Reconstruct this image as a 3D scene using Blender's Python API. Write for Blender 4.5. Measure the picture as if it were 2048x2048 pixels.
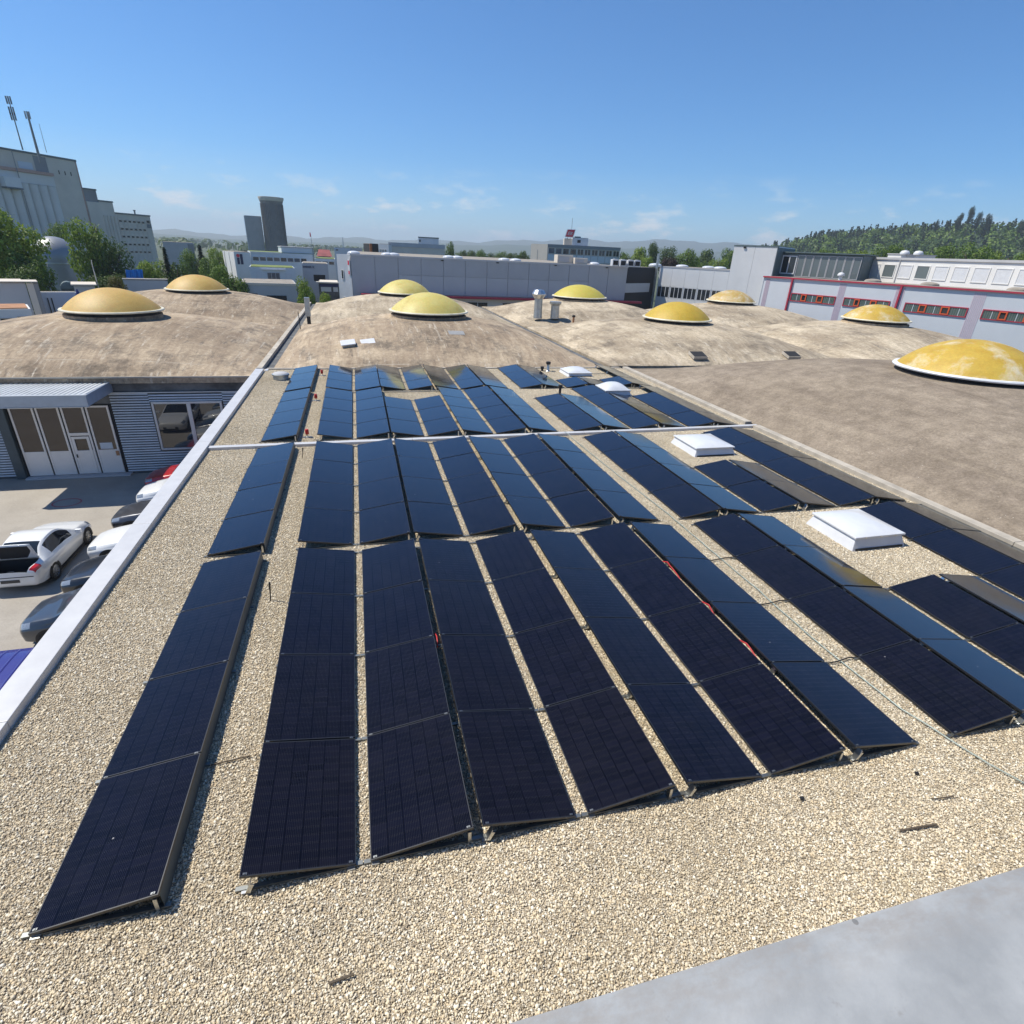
import bpy, math, random
from math import sin, cos, tan, pi, radians, sqrt, atan2
from mathutils import Vector, Matrix, Euler
random.seed(7)
scene = bpy.context.scene
for o in list(bpy.data.objects): bpy.data.objects.remove(o)
COL = scene.collection

# ------------------------------------------------------------------ camera
CAM = Vector((3.381, -3.980, 6.043))
cam_d = bpy.data.cameras.new('camera'); cam = bpy.data.objects.new('camera', cam_d); COL.objects.link(cam)
_p, _r, _y = radians(-25.059), radians(2.792), radians(15.724)
fwd = Vector((sin(_y)*cos(_p), cos(_y)*cos(_p), sin(_p)))
r0 = Vector((cos(_y), -sin(_y), 0)); u0 = r0.cross(fwd)
right = cos(_r)*r0 + sin(_r)*u0; up = -sin(_r)*r0 + cos(_r)*u0
M = Matrix((right, up, -fwd)).transposed().to_4x4(); M.translation = CAM
cam.matrix_world = M
cam_d.sensor_width = 36; cam_d.lens = 36*1104.6/2048; cam_d.clip_end = 40000; cam_d.clip_start = 0.05
scene.camera = cam

# ------------------------------------------------------------------ sky, sun, exposure
SUNV = Vector((-0.58, 0.27, 1.0)).normalized()
sun_el = math.asin(SUNV.z); sun_az = atan2(SUNV.x, SUNV.y)
W = bpy.data.worlds.new('World'); scene.world = W; W.use_nodes = True
nt = W.node_tree; nt.nodes.clear()
wo = nt.nodes.new('ShaderNodeOutputWorld'); bg = nt.nodes.new('ShaderNodeBackground')
sky = nt.nodes.new('ShaderNodeTexSky'); sky.sky_type = 'NISHITA'; sky.sun_disc = False
sky.sun_elevation = sun_el; sky.sun_rotation = sun_az
sky.altitude = 300; sky.air_density = 1.0; sky.dust_density = 0.0; sky.ozone_density = 8.0
bg.inputs['Strength'].default_value = 0.12
# thin fair-weather clouds low over the horizon, all the way round
tc = nt.nodes.new('ShaderNodeTexCoord')
sx = nt.nodes.new('ShaderNodeSeparateXYZ'); nt.links.new(tc.outputs['Generated'], sx.inputs[0])
mp = nt.nodes.new('ShaderNodeMapping'); mp.inputs['Scale'].default_value = (14, 14, 42); nt.links.new(tc.outputs['Generated'], mp.inputs[0])
cn = nt.nodes.new('ShaderNodeTexNoise'); cn.inputs['Scale'].default_value = 1.0; cn.inputs['Detail'].default_value = 7; cn.inputs['Roughness'].default_value = 0.62
nt.links.new(mp.outputs[0], cn.inputs['Vector'])
cr = nt.nodes.new('ShaderNodeMapRange'); cr.inputs['From Min'].default_value = 0.53; cr.inputs['From Max'].default_value = 0.68; nt.links.new(cn.outputs['Fac'], cr.inputs[0])
eb = nt.nodes.new('ShaderNodeValToRGB'); e = eb.color_ramp.elements
e[0].position = 0.0; e[0].color = (0.5, 0.5, 0.5, 1); e[1].position = 0.12; e[1].color = (0, 0, 0, 1)
e2 = eb.color_ramp.elements.new(0.04); e2.color = (1, 1, 1, 1)
e3 = eb.color_ramp.elements.new(0.075); e3.color = (0.5, 0.5, 0.5, 1)
nt.links.new(sx.outputs['Z'], eb.inputs[0])
mm = nt.nodes.new('ShaderNodeMath'); mm.operation = 'MULTIPLY'; nt.links.new(cr.outputs[0], mm.inputs[0]); nt.links.new(eb.outputs[0], mm.inputs[1])
mx = nt.nodes.new('ShaderNodeMix'); mx.data_type = 'RGBA'; veil = nt.nodes.new('ShaderNodeMath'); veil.operation = 'MULTIPLY_ADD'; veil.inputs[1].default_value = 0.16; nt.links.new(eb.outputs[0], veil.inputs[0]); nt.links.new(mm.outputs[0], veil.inputs[2]); veil.use_clamp = True
nt.links.new(veil.outputs[0], mx.inputs[0]); tint = nt.nodes.new('ShaderNodeMix'); tint.data_type = 'RGBA'; tint.blend_type = 'MULTIPLY'; tint.inputs[0].default_value = 1; tint.inputs[7].default_value = (0.44, 0.71, 0.87, 1); nt.links.new(sky.outputs[0], tint.inputs[6])
nt.links.new(tint.outputs[2], mx.inputs[6]); mx.inputs[7].default_value = (5.2, 5.7, 6.0, 1)
nt.links.new(mx.outputs[2], bg.inputs['Color']); nt.links.new(bg.outputs[0], wo.inputs[0])

sun_d = bpy.data.lights.new('sun', 'SUN'); sun_d.energy = 4.4; sun_d.angle = radians(0.55); sun_d.color = (1.0, 0.94, 0.82)
sun = bpy.data.objects.new('sun', sun_d); COL.objects.link(sun); sun.rotation_euler = SUNV.to_track_quat('Z', 'Y').to_euler(); sun.location = (0, 0, 60)
scene.view_settings.view_transform = 'Standard'; scene.view_settings.look = 'None'
scene.view_settings.gamma = 1; scene.view_settings.use_curve_mapping = False
scene.view_settings.exposure = 0.42
scene.cycles.use_denoising = True
scene.cycles.max_bounces = 7; scene.cycles.diffuse_bounces = 3; scene.cycles.glossy_bounces = 4
scene.cycles.transmission_bounces = 4; scene.cycles.volume_bounces = 0; scene.cycles.caustics_reflective = False; scene.cycles.caustics_refractive = False

# ------------------------------------------------------------------ materials
class NT:
    def __init__(s, name):
        s.m = bpy.data.materials.new(name); s.m.use_nodes = True; s.t = s.m.node_tree; s.t.nodes.clear()
        s.out = s.n('OutputMaterial'); s.b = s.n('BsdfPrincipled'); s.l(s.b.outputs[0], s.out.inputs[0])
    def n(s, t): return s.t.nodes.new('ShaderNode'+t)
    def l(s, a, b): s.t.links.new(a, b)
    def set(s, k, v):
        i = s.b.inputs[k]
        if hasattr(v, 'is_linked'): s.l(v, i)
        else: i.default_value = v
    def coord(s, kind='Object', scale=(1, 1, 1), rot=(0, 0, 0), loc=(0, 0, 0)):
        c = s.n('TexCoord'); m = s.n('Mapping'); m.inputs['Scale'].default_value = scale; m.inputs['Rotation'].default_value = rot; m.inputs['Location'].default_value = loc
        s.l(c.outputs[kind], m.inputs[0]); return m.outputs[0]
    def world(s, scale=(1, 1, 1), rot=(0, 0, 0), loc=(0, 0, 0)):
        g = s.n('NewGeometry'); m = s.n('Mapping'); m.inputs['Scale'].default_value = scale; m.inputs['Rotation'].default_value = rot; m.inputs['Location'].default_value = loc
        s.l(g.outputs['Position'], m.inputs[0]); return m.outputs[0]
    def noise(s, v, scale=1, detail=5, rough=0.55, lo=0.3, hi=0.7, dist=0):
        x = s.n('TexNoise'); x.inputs['Scale'].default_value = scale; x.inputs['Detail'].default_value = detail; x.inputs['Roughness'].default_value = rough; x.inputs['Distortion'].default_value = dist
        s.l(v, x.inputs['Vector']); return s.rng(x.outputs['Fac'], lo, hi)
    def rng(s, v, a, b, c=0, d=1):
        r = s.n('MapRange'); s.l(v, r.inputs[0]); r.inputs[1].default_value = a; r.inputs[2].default_value = b; r.inputs[3].default_value = c; r.inputs[4].default_value = d; return r.outputs[0]
    def mix(s, f, a, b, mode='MIX'):
        x = s.n('Mix'); x.data_type = 'RGBA'; x.blend_type = mode
        for i, v in ((0, f), (6, a), (7, b)):
            if hasattr(v, 'is_linked'): s.l(v, x.inputs[i])
            elif i == 0: x.inputs[0].default_value = v
            else: x.inputs[i].default_value = (*v, 1) if len(v) == 3 else v
        return x.outputs[2]
    def math(s, op, a, b=0.0, c=0.0):
        x = s.n('Math'); x.operation = op
        for i, v in enumerate((a, b, c)):
            if hasattr(v, 'is_linked'): s.l(v, x.inputs[i])
            else: x.inputs[i].default_value = v
        return x.outputs[0]
    def bump(s, h, strength=0.3, dist=0.02):
        b = s.n('Bump'); b.inputs['Strength'].default_value = strength; b.inputs['Distance'].default_value = dist; s.l(h, b.inputs['Height']); s.l(b.outputs[0], s.b.inputs['Normal'])

def plain(name, col, rough=0.6, metal=0.0, vary=0.12, vs=3.0, spec=0.5, coat=0.0):
    k = NT(name); v = k.coord('Object')
    f = k.noise(v, vs, 6, 0.6)
    lo = tuple(c*(1-vary) for c in col); hi = tuple(min(1, c*(1+vary)) for c in col)
    k.set('Base Color', k.mix(f, lo, hi)); k.set('Roughness', rough); k.set('Metallic', metal); k.set('Specular IOR Level', spec)
    if coat: k.set('Coat Weight', coat); k.set('Coat Roughness', 0.04)
    return k.m

MT = {}
def build_materials():
    # gravel pebbles: a colour per stone
    k = NT('gravel_stone'); g = k.n('NewGeometry'); r = k.n('ValToRGB'); k.l(g.outputs['Random Per Island'], r.inputs[0]); el = r.color_ramp.elements
    cols = [(0.0, (0.20, 0.175, 0.14)), (0.10, (0.43, 0.36, 0.26)), (0.28, (0.62, 0.53, 0.385)), (0.42, (0.52, 0.475, 0.40)), (0.56, (0.70, 0.605, 0.445)), (0.70, (0.60, 0.49, 0.34)), (0.84, (0.73, 0.67, 0.55)), (1.0, (0.80, 0.76, 0.66))]
    el[0].position, el[0].color = 0, (*cols[0][1], 1); el[1].position, el[1].color = 1, (*cols[-1][1], 1)
    for p, c in cols[1:-1]: q = el.new(p); q.color = (*c, 1)
    wv = k.world((0.35, 0.35, 0.35)); big = k.noise(wv, 1.0, 4, 0.6)
    c2 = k.mix(big, (0.95, 0.93, 0.88), (1.18, 1.17, 1.14)); moss = k.noise(k.world((0.9, 0.9, 0.9), loc=(4, 8, 0)), 1, 6, 0.7, 0.58, 0.74); c2 = k.mix(k.math('MULTIPLY', moss, 0.3), c2, (0.78, 0.76, 0.62)); c3 = k.mix(1.0, r.outputs[0], c2, 'MULTIPLY')
    fine = k.noise(k.world((70, 70, 70)), 1, 3, 0.6); c4 = k.mix(1.0, c3, k.mix(fine, (0.8, 0.8, 0.8), (1.12, 1.12, 1.12)), 'MULTIPLY')
    k.set('Base Color', c4); k.set('Roughness', 0.82); k.set('Specular IOR Level', 0.3); MT['stone'] = k.m
    k = NT('roof_deck'); v = k.world((1, 1, 1)); f = k.noise(v, 60, 4); k.set('Base Color', k.mix(f, (0.22, 0.18, 0.13), (0.42, 0.36, 0.27))); k.set('Roughness', 0.95); MT['deck'] = k.m
    # solar glass
    k = NT('solar_glass'); uv = k.n('UVMap'); s = k.n('SeparateXYZ'); k.l(uv.outputs[0], s.inputs[0]); U, V = s.outputs[0], s.outputs[1]
    def line(c, n, w):   # 1 on a thin line n times across
        f = k.math('FRACT', k.math('MULTIPLY', c, n)); d = k.math('ABSOLUTE', k.math('SUBTRACT', f, 0.5)); return k.math('GREATER_THAN', d, 0.5-w)
    cellu = k.math('MAXIMUM', line(U, 6, 0.010), line(V, 18, 0.010)); mid = k.math('LESS_THAN', k.math('ABSOLUTE', k.math('SUBTRACT', V, 0.5)), 0.0012)
    bus = line(U, 60, 0.060); fing = k.math('FRACT', k.math('MULTIPLY', V, 18)); pad = k.math('MULTIPLY', bus, k.math('GREATER_THAN', k.math('ABSOLUTE', k.math('SUBTRACT', fing, 0.5)), 0.36))
    ci = k.n('TexWhiteNoise'); ci.noise_dimensions = '3D'; cx = k.n('CombineXYZ'); k.l(k.math('FLOOR', k.math('MULTIPLY', U, 6)), cx.inputs[0]); k.l(k.math('FLOOR', k.math('MULTIPLY', V, 18)), cx.inputs[1])
    oi = k.n('ObjectInfo'); k.l(k.math('MULTIPLY', oi.outputs['Random'], 50), cx.inputs[2]); k.l(cx.outputs[0], ci.inputs['Vector'])
    base = k.mix(ci.outputs['Value'], (0.0028, 0.0034, 0.0080), (0.0052, 0.0058, 0.0130))
    hue = k.mix(oi.outputs['Random'], (0.85, 0.9, 1.05), (1.15, 1.05, 0.95)); base = k.mix(1.0, base, hue, 'MULTIPLY')
    base = k.mix(k.math('MULTIPLY', bus, 0.60), base, (0.034, 0.036, 0.050)); base = k.mix(k.math('MULTIPLY', pad, 0.22), base, (0.15, 0.15, 0.16))
    base = k.mix(k.math('MAXIMUM', cellu, mid), base, (0.0025, 0.0028, 0.004))
    dv = k.world((1, 1, 1)); dust = k.noise(dv, 2.2, 7, 0.68, 0.42, 0.85); dust2 = k.noise(k.world((60, 60, 60)), 1, 2, 0.5, 0.66, 0.78)
    sv = k.n('TexVoronoi'); sv.inputs['Scale'].default_value = 2.6; k.l(k.world((1, 1, 1)), sv.inputs['Vector']); drop = k.math('MULTIPLY', k.math('LESS_THAN', sv.outputs['Distance'], 0.028), k.noise(k.world((0.8, 0.8, 0.8)), 1, 2, 0.5, 0.52, 0.56)); base = k.mix(k.math('MULTIPLY', drop, 0.55), base, (0.45, 0.44, 0.42))
    base = k.mix(k.math('ADD', k.math('MULTIPLY', dust, 0.010), k.math('MULTIPLY', dust2, 0.03)), base, (0.40, 0.36, 0.30))
    k.set('Base Color', base); k.set('Roughness', 0.5); k.set('Specular IOR Level', 0.0)
    lw = k.n('LayerWeight'); lw.inputs['Blend'].default_value = 0.5; fr = k.math('ADD', 0.014, k.math('MULTIPLY', 0.95, k.math('POWER', lw.outputs['Facing'], 3.9)))   # anti-reflex glass: Schlick
    gl = k.n('BsdfGlossy'); gl.inputs['Color'].default_value = (0.88, 0.95, 1.0, 1); k.l(k.rng(dust, 0, 1, 0.07, 0.15), gl.inputs['Roughness']); ms = k.n('MixShader'); k.l(fr, ms.inputs[0]); k.l(k.b.outputs[0], ms.inputs[1]); k.l(gl.outputs[0], ms.inputs[2]); k.l(ms.outputs[0], k.out.inputs[0]); MT['pv'] = k.m
    MT['pvframe'] = plain('black_anodised', (0.016, 0.017, 0.02), 0.36, 0.0, 0.1, 3.0, 0.7)
    MT['alu'] = plain('mill_aluminium', (0.62, 0.63, 0.63), 0.34, 1.0, 0.12)
    MT['clamp'] = plain('clamp_metal', (0.20, 0.21, 0.22), 0.45, 0.9, 0.15)
    MT['alud'] = plain('dark_grey_sheet', (0.055, 0.075, 0.085), 0.55, 0.0, 0.15)
    MT['rail'] = plain('grey_rail', (0.26, 0.27, 0.26), 0.45, 0.85, 0.2)
    # zinc / sheet
    k = NT('zinc_sheet'); v = k.world(); a = k.noise(v, 1.6, 8, 0.65); b = k.noise(k.world((1, 1.3, 1), loc=(7, 2, 0)), 2.0, 6, 0.6, 0.45, 0.72); d = k.noise(k.world((1, 1, 1), loc=(3, 7, 0)), 9, 7, 0.75, 0.62, 0.74)
    sp = k.n('TexVoronoi'); sp.inputs['Scale'].default_value = 5.5; k.l(v, sp.inputs['Vector']); spot = k.math('MULTIPLY', k.math('LESS_THAN', sp.outputs['Distance'], 0.075), k.noise(v, 3, 2, 0.5, 0.5, 0.56))
    c = k.mix(a, (0.23, 0.24, 0.245), (0.34, 0.35, 0.355)); c = k.mix(k.math('MULTIPLY', b, 0.6), c, (0.44, 0.45, 0.45)); c = k.mix(k.math('MULTIPLY', d, 0.6), c, (0.21, 0.20, 0.19)); c = k.mix(k.math('MULTIPLY', spot, 0.8), c, (0.11, 0.115, 0.12)); scr = k.noise(k.world((0.6, 9, 1), (0, 0, 0.9)), 1.5, 2, 0.4, 0.735, 0.745); c = k.mix(k.math('MULTIPLY', scr, 0.25), c, (0.6, 0.62, 0.63))
    sy = k.n('SeparateXYZ'); k.l(v, sy.inputs[0]); edge = k.math('MULTIPLY', k.rng(sy.outputs[1], -3.22, -3.06), k.noise(k.world((3, 6, 1)), 3, 6, 0.7, 0.40, 0.62)); c = k.mix(k.math('MULTIPLY', edge, 0.55), c, (0.27, 0.245, 0.22))
    k.set('Base Color', c); k.set('Roughness', k.rng(a, 0, 1, 0.5, 0.7)); k.set('Metallic', 0.0); k.bump(a, 0.12, 0.03); MT['zinc'] = k.m
    k = NT('coping_paint'); v = k.world(); a = k.noise(v, 3.0, 8, 0.65); d = k.noise(k.world((2, 2, 2)), 6, 6, 0.7, 0.62, 0.8)
    k.set('Base Color', k.mix(k.math('MULTIPLY', d, 0.5), k.mix(a, (0.50, 0.50, 0.51), (0.58, 0.58, 0.585)), (0.36, 0.35, 0.33))); k.set('Roughness', 0.45); k.set('Metallic', 0.1); MT['coping'] = k.m
    # weathered shells
    def shell(name, c1, c2, c3, dark, streak=(2.2, 0.22, 1)):
        k = NT(name); v = k.world(); big = k.noise(v, 0.28, 7, 0.6); st = k.noise(k.world(streak), 1.0, 7, 0.68, 0.36, 0.66, 0.6); fi = k.noise(v, 5, 8, 0.72); gr = k.noise(v, 26, 4, 0.7)
        c = k.mix(big, c1, c2); c = k.mix(k.math('MULTIPLY', st, 0.8), c, c3)
        bl = k.noise(k.world((0.5, 0.35, 1), loc=(11, 3, 0)), 1.0, 9, 0.74, 0.51, 0.64); c = k.mix(k.math('MULTIPLY', bl, 0.75), c, dark)
        lg = k.noise(k.world((0.10, 0.16, 1), loc=(5, 31, 0)), 1.0, 5, 0.6, 0.40, 0.60); c = k.mix(1.0, c, k.mix(lg, (0.80, 0.77, 0.74), (1.20, 1.18, 1.14)), 'MULTIPLY')
        bs = k.noise(k.world((3.0, 0.5, 1), loc=(21, 13, 0)), 1.0, 8, 0.75, 0.56, 0.66); c = k.mix(k.math('MULTIPLY', bs, 0.7), c, dark)
        wv = k.noise(k.world(streak, loc=(40, 9, 0)), 1.7, 8, 0.75, 0.57, 0.7); c = k.mix(k.math('MULTIPLY', wv, 0.85), c, (0.62, 0.56, 0.46)); wv2 = k.noise(k.world((2.6, 0.35, 1), loc=(70, 29, 0)), 1.0, 8, 0.75, 0.58, 0.68); c = k.mix(k.math('MULTIPLY', wv2, 0.5), c, (0.60, 0.54, 0.44))
        # seams of the roofing sheets
        sep = k.n('SeparateXYZ'); k.l(k.world(), sep.inputs[0])
        def seam(ch, sz, o): 
            f = k.math('FRACT', k.math('ADD', k.math('DIVIDE', sep.outputs[ch], sz), o)); return k.math('LESS_THAN', f, 0.022)
        sm = k.math('MULTIPLY', k.math('MAXIMUM', seam(0, 4.9, 0.35), seam(1, 3.25, 0.4)), k.noise(v, 0.8, 3, 0.6, 0.45, 0.6)); c = k.mix(k.math('MULTIPLY', sm, 0.6), c, (0.48, 0.42, 0.34))
        c = k.mix(1.0, c, k.mix(fi, (0.70, 0.69, 0.68), (1.22, 1.22, 1.22)), 'MULTIPLY'); c = k.mix(1.0, c, k.mix(gr, (0.84, 0.84, 0.84), (1.14, 1.14, 1.14)), 'MULTIPLY')
        k.set('Base Color', c); k.set('Roughness', 0.9); k.set('Specular IOR Level', 0.25); k.bump(k.math('ADD', fi, k.math('MULTIPLY', gr, 0.4)), 0.25, 0.03); return k.m
    MT['shell'] = shell('weathered_shell', (0.38, 0.305, 0.22), (0.50, 0.415, 0.305), (0.26, 0.20, 0.145), (0.13, 0.11, 0.09))
    MT['shell2'] = shell('pale_weathered_shell', (0.44, 0.375, 0.28), (0.54, 0.475, 0.37), (0.31, 0.255, 0.185), (0.18, 0.155, 0.125), (1.6, 0.3, 1))
    k = NT('brown_felt'); v = k.world(); big = k.noise(v, 0.25, 6, 0.6); ban = k.noise(k.world((0.35, 0.08, 1.2), (0, 0, 0.25)), 2.0, 6, 0.62, 0.38, 0.66, 0.8); fi = k.noise(v, 14, 8, 0.8); sp = k.n('TexVoronoi'); sp.inputs['Scale'].default_value = 7; k.l(v, sp.inputs['Vector'])
    chip = k.math('MULTIPLY', k.math('LESS_THAN', sp.outputs['Distance'], 0.09), k.noise(v, 1.2, 3, 0.6, 0.5, 0.58)); c = k.mix(big, (0.27, 0.222, 0.168), (0.37, 0.31, 0.24)); c = k.mix(k.math('MULTIPLY', ban, 0.6), c, (0.18, 0.145, 0.115)); mot = k.noise(k.world(loc=(3, 3, 0)), 1.6, 8, 0.75, 0.4, 0.66); c = k.mix(1.0, c, k.mix(mot, (0.80, 0.79, 0.78), (1.18, 1.18, 1.18)), 'MULTIPLY')
    c = k.mix(1.0, c, k.mix(fi, (0.62, 0.62, 0.62), (1.3, 1.3, 1.3)), 'MULTIPLY'); c = k.mix(chip, c, (0.5, 0.46, 0.4)); k.set('Base Color', c); k.set('Roughness', 0.95); k.set('Specular IOR Level', 0.2); k.bump(fi, 0.5, 0.03); MT['felt'] = k.m
    def grp(name, c1, c2, worn, amt, tint=(0.62, 0.56, 0.44)):
        k = NT(name); v = k.coord('Object'); a = k.noise(k.coord('Object', (1, 1, 2.2)), 0.9, 7, 0.62); w = k.noise(k.coord('Object', (1, 1, 1), loc=(3.3, worn, 1)), 0.8, 9, 0.7, 0.60-amt, 0.80-amt, 0.3); fi = k.noise(v, 9, 6, 0.7)
        c = k.mix(a, c1, c2); c = k.mix(w, c, tint); c = k.mix(1.0, c, k.mix(fi, (0.88, 0.88, 0.88), (1.08, 1.08, 1.08)), 'MULTIPLY'); k.set('Base Color', c); k.set('Roughness', 0.58); k.set('Subsurface Weight', 0.15); k.set('Subsurface Scale', 0.05); return k.m
    MT['grp_tan'] = grp('tan_plastic', (0.47, 0.29, 0.065), (0.55, 0.37, 0.10), 2.0, 0.03, (0.40, 0.34, 0.12))
    MT['grp_yel'] = grp('pale_yellow_plastic', (0.52, 0.42, 0.09), (0.59, 0.51, 0.18), 5.0, 0.06, (0.42, 0.30, 0.05))
    MT['grp_lem'] = grp('lemon_plastic', (0.48, 0.40, 0.05), (0.53, 0.45, 0.09), 1.0, -0.02, (0.60, 0.52, 0.2))
    MT['grp_och'] = grp('ochre_plastic', (0.45, 0.30, 0.025), (0.52, 0.36, 0.045), 8.0, -0.05)
    MT['grp_worn'] = grp('worn_ochre_plastic', (0.42, 0.26, 0.025), (0.54, 0.38, 0.06), 0.4, 0.11, (0.62, 0.56, 0.40))
    MT['grp_brn'] = grp('brown_worn_plastic', (0.40, 0.26, 0.07), (0.50, 0.35, 0.10), 6.0, 0.15, (0.60, 0.54, 0.40))
    MT['rim'] = plain('skylight_rim', (0.66, 0.62, 0.48), 0.5, 0, 0.2, 2)
    MT['rimw'] = plain('white_rim', (0.70, 0.72, 0.74), 0.45, 0, 0.12, 2)
    MT['dark'] = plain('dark_gap', (0.02, 0.02, 0.022), 0.8)
    MT['conc'] = plain('concrete', (0.42, 0.38, 0.32), 0.9, 0, 0.25, 1.5)
    MT['concd'] = plain('stained_concrete', (0.11, 0.115, 0.12), 0.9, 0, 0.5, 1.2)
    MT['pole_grey'] = plain('galvanised', (0.42, 0.45, 0.46), 0.38, 0.8, 0.15)
    MT['white_acryl'] = plain('opal_acrylic', (0.62, 0.64, 0.67), 0.22, 0, 0.05, 4)
    MT['white'] = plain('white_paint', (0.62, 0.63, 0.65), 0.45, 0, 0.06, 2)
    MT['red'] = plain('red_plastic', (0.50, 0.02, 0.015), 0.45)
    MT['black'] = plain('black_rubber', (0.015, 0.015, 0.016), 0.6)
    MT['green_wire'] = plain('green_wire', (0.34, 0.40, 0.37), 0.5, 0.3)
    MT['redcable'] = plain('red_cable', (0.48, 0.03, 0.03), 0.45)
    # yard
    k = NT('yard_asphalt'); v = k.world(); a = k.noise(v, 0.4, 7, 0.6); f = k.noise(v, 22, 5, 0.75); cr = k.noise(k.world((0.3, 2.4, 1), (0, 0, 0.06)), 0.5, 3, 0.5, 0.485, 0.515); st = k.noise(k.world(loc=(5, 1, 0)), 0.9, 6, 0.7, 0.55, 0.75)
    c = k.mix(a, (0.31, 0.28, 0.238), (0.40, 0.365, 0.315)); c = k.mix(k.math('MULTIPLY', st, 0.4), c, (0.24, 0.215, 0.185)); c = k.mix(1.0, c, k.mix(f, (0.86, 0.86, 0.86), (1.1, 1.1, 1.1)), 'MULTIPLY'); k.set('Base Color', c); k.set('Roughness', 0.93); MT['yard'] = k.m
    k = NT('far_ground'); v = k.world(); a = k.noise(v, 0.01, 5, 0.6); b = k.noise(v, 0.06, 5, 0.6); k.set('Base Color', k.mix(a, k.mix(b, (0.03, 0.05, 0.018), (0.06, 0.085, 0.03)), (0.10, 0.11, 0.07))); k.set('Roughness', 0.95); MT['ground'] = k.m
    MT['corr'] = plain('blue_grey_siding', (0.46, 0.50, 0.56), 0.42, 0.35, 0.1, 1.0)
    MT['corrroof'] = plain('canopy_sheet', (0.56, 0.58, 0.58), 0.5, 0.1, 0.12, 1.0)
    MT['canopyframe'] = plain('canopy_fascia', (0.36, 0.41, 0.48), 0.4, 0.4, 0.08)
    MT['gate'] = plain('gate_paint', (0.74, 0.71, 0.68), 0.42, 0.1, 0.06, 1.0)
    def glass(name, col, rough=0.02, ior=1.5):
        k = NT(name); k.set('Base Color', (*col, 1)); k.set('Roughness', rough); k.set('IOR', ior); k.set('Specular IOR Level', 0.8); return k.m
    MT['gateglass'] = glass('brown_glass', (0.035, 0.022, 0.018), 0.06)
    MT['winglass'] = glass('window_glass', (0.02, 0.024, 0.028), 0.015, 1.6)
    MT['carglass'] = glass('car_glass', (0.012, 0.015, 0.016), 0.03)
    MT['winframe'] = plain('window_frame', (0.50, 0.53, 0.55), 0.4, 0.2, 0.06)
    def paint(name, col, metal=0.0, rough=0.32): return plain(name, col, rough, metal, 0.03, 1.0, 0.5, 0.9)
    MT['car_white'] = paint('white_car_paint', (0.78, 0.79, 0.79)); MT['car_black'] = paint('black_car_paint', (0.012, 0.014, 0.018), 0.2); MT['car_blue'] = paint('dark_blue_grey_car_paint', (0.045, 0.055, 0.07), 0.4)
    MT['car_grey'] = paint('grey_car_paint', (0.075, 0.078, 0.09), 0.5); MT['car_red'] = paint('red_car_paint', (0.42, 0.012, 0.012)); MT['van_purple'] = paint('purple_van_paint', (0.035, 0.03, 0.20))
    MT['tyre'] = plain('tyre', (0.018, 0.018, 0.018), 0.8); MT['rimalu'] = plain('alloy_rim', (0.45, 0.46, 0.47), 0.3, 0.9); MT['lamp'] = plain('headlamp', (0.30, 0.33, 0.36), 0.12, 0.3, 0.2, 30, 0.5, 1.0); MT['tail'] = plain('tail_lamp', (0.5, 0.015, 0.015), 0.15, 0, 0.2, 10, 0.5, 1.0); MT['plate'] = plain('number_plate_dark', (0.05, 0.05, 0.05), 0.5)
    # background buildings
    MT['hall_grey'] = plain('grey_cladding', (0.42, 0.43, 0.455), 0.5, 0.2, 0.06, 0.3); MT['hall_grey2'] = plain('light_grey_cladding', (0.48, 0.49, 0.51), 0.5, 0.2, 0.05, 0.3)
    MT['corr_white'] = plain('white_cladding', (0.70, 0.70, 0.70), 0.5, 0.1, 0.05, 0.5); MT['wall_white'] = plain('white_render', (0.72, 0.71, 0.69), 0.7, 0, 0.05, 0.4)
    MT['pale_blue'] = plain('pale_blue_cladding', (0.58, 0.61, 0.65), 0.55, 0.1, 0.04, 0.4); MT['pinkband'] = plain('pink_band', (0.56, 0.47, 0.54), 0.6, 0, 0.05); MT['redtrim'] = plain('red_trim', (0.40, 0.03, 0.06), 0.45); MT['orange'] = plain('orange_frame', (0.62, 0.10, 0.025), 0.5)
    MT['dglass'] = glass('dark_glass', (0.02, 0.025, 0.03), 0.05); MT['tealglass'] = glass('teal_blind_glass', (0.06, 0.11, 0.10), 0.1); MT['greyglass'] = glass('grey_tinted_glass', (0.13, 0.155, 0.16), 0.05); MT['blueglass'] = glass('bluish_window', (0.06, 0.08, 0.11), 0.06)
    MT['blackwall'] = plain('black_wall', (0.014, 0.015, 0.019), 0.7); MT['silo'] = plain('silo_concrete', (0.64, 0.57, 0.48), 0.9, 0, 0.12, 0.12); MT['silo2'] = plain('silo_bins', (0.68, 0.65, 0.60), 0.85, 0, 0.08, 0.1); MT['silo3'] = plain('silo_dark', (0.25, 0.255, 0.26), 0.9, 0, 0.12, 0.2); MT['salmon'] = plain('salmon_band', (0.50, 0.31, 0.25), 0.8)
    MT['tower_d'] = plain('dark_tower_cladding', (0.24, 0.23, 0.22), 0.6, 0.1, 0.12, 0.6); MT['tower_l'] = plain('light_tower_cladding', (0.42, 0.41, 0.40), 0.6, 0.1, 0.08, 0.5); MT['tank'] = plain('steel_tank', (0.30, 0.31, 0.32), 0.42, 0.45, 0.12, 0.2)
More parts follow.
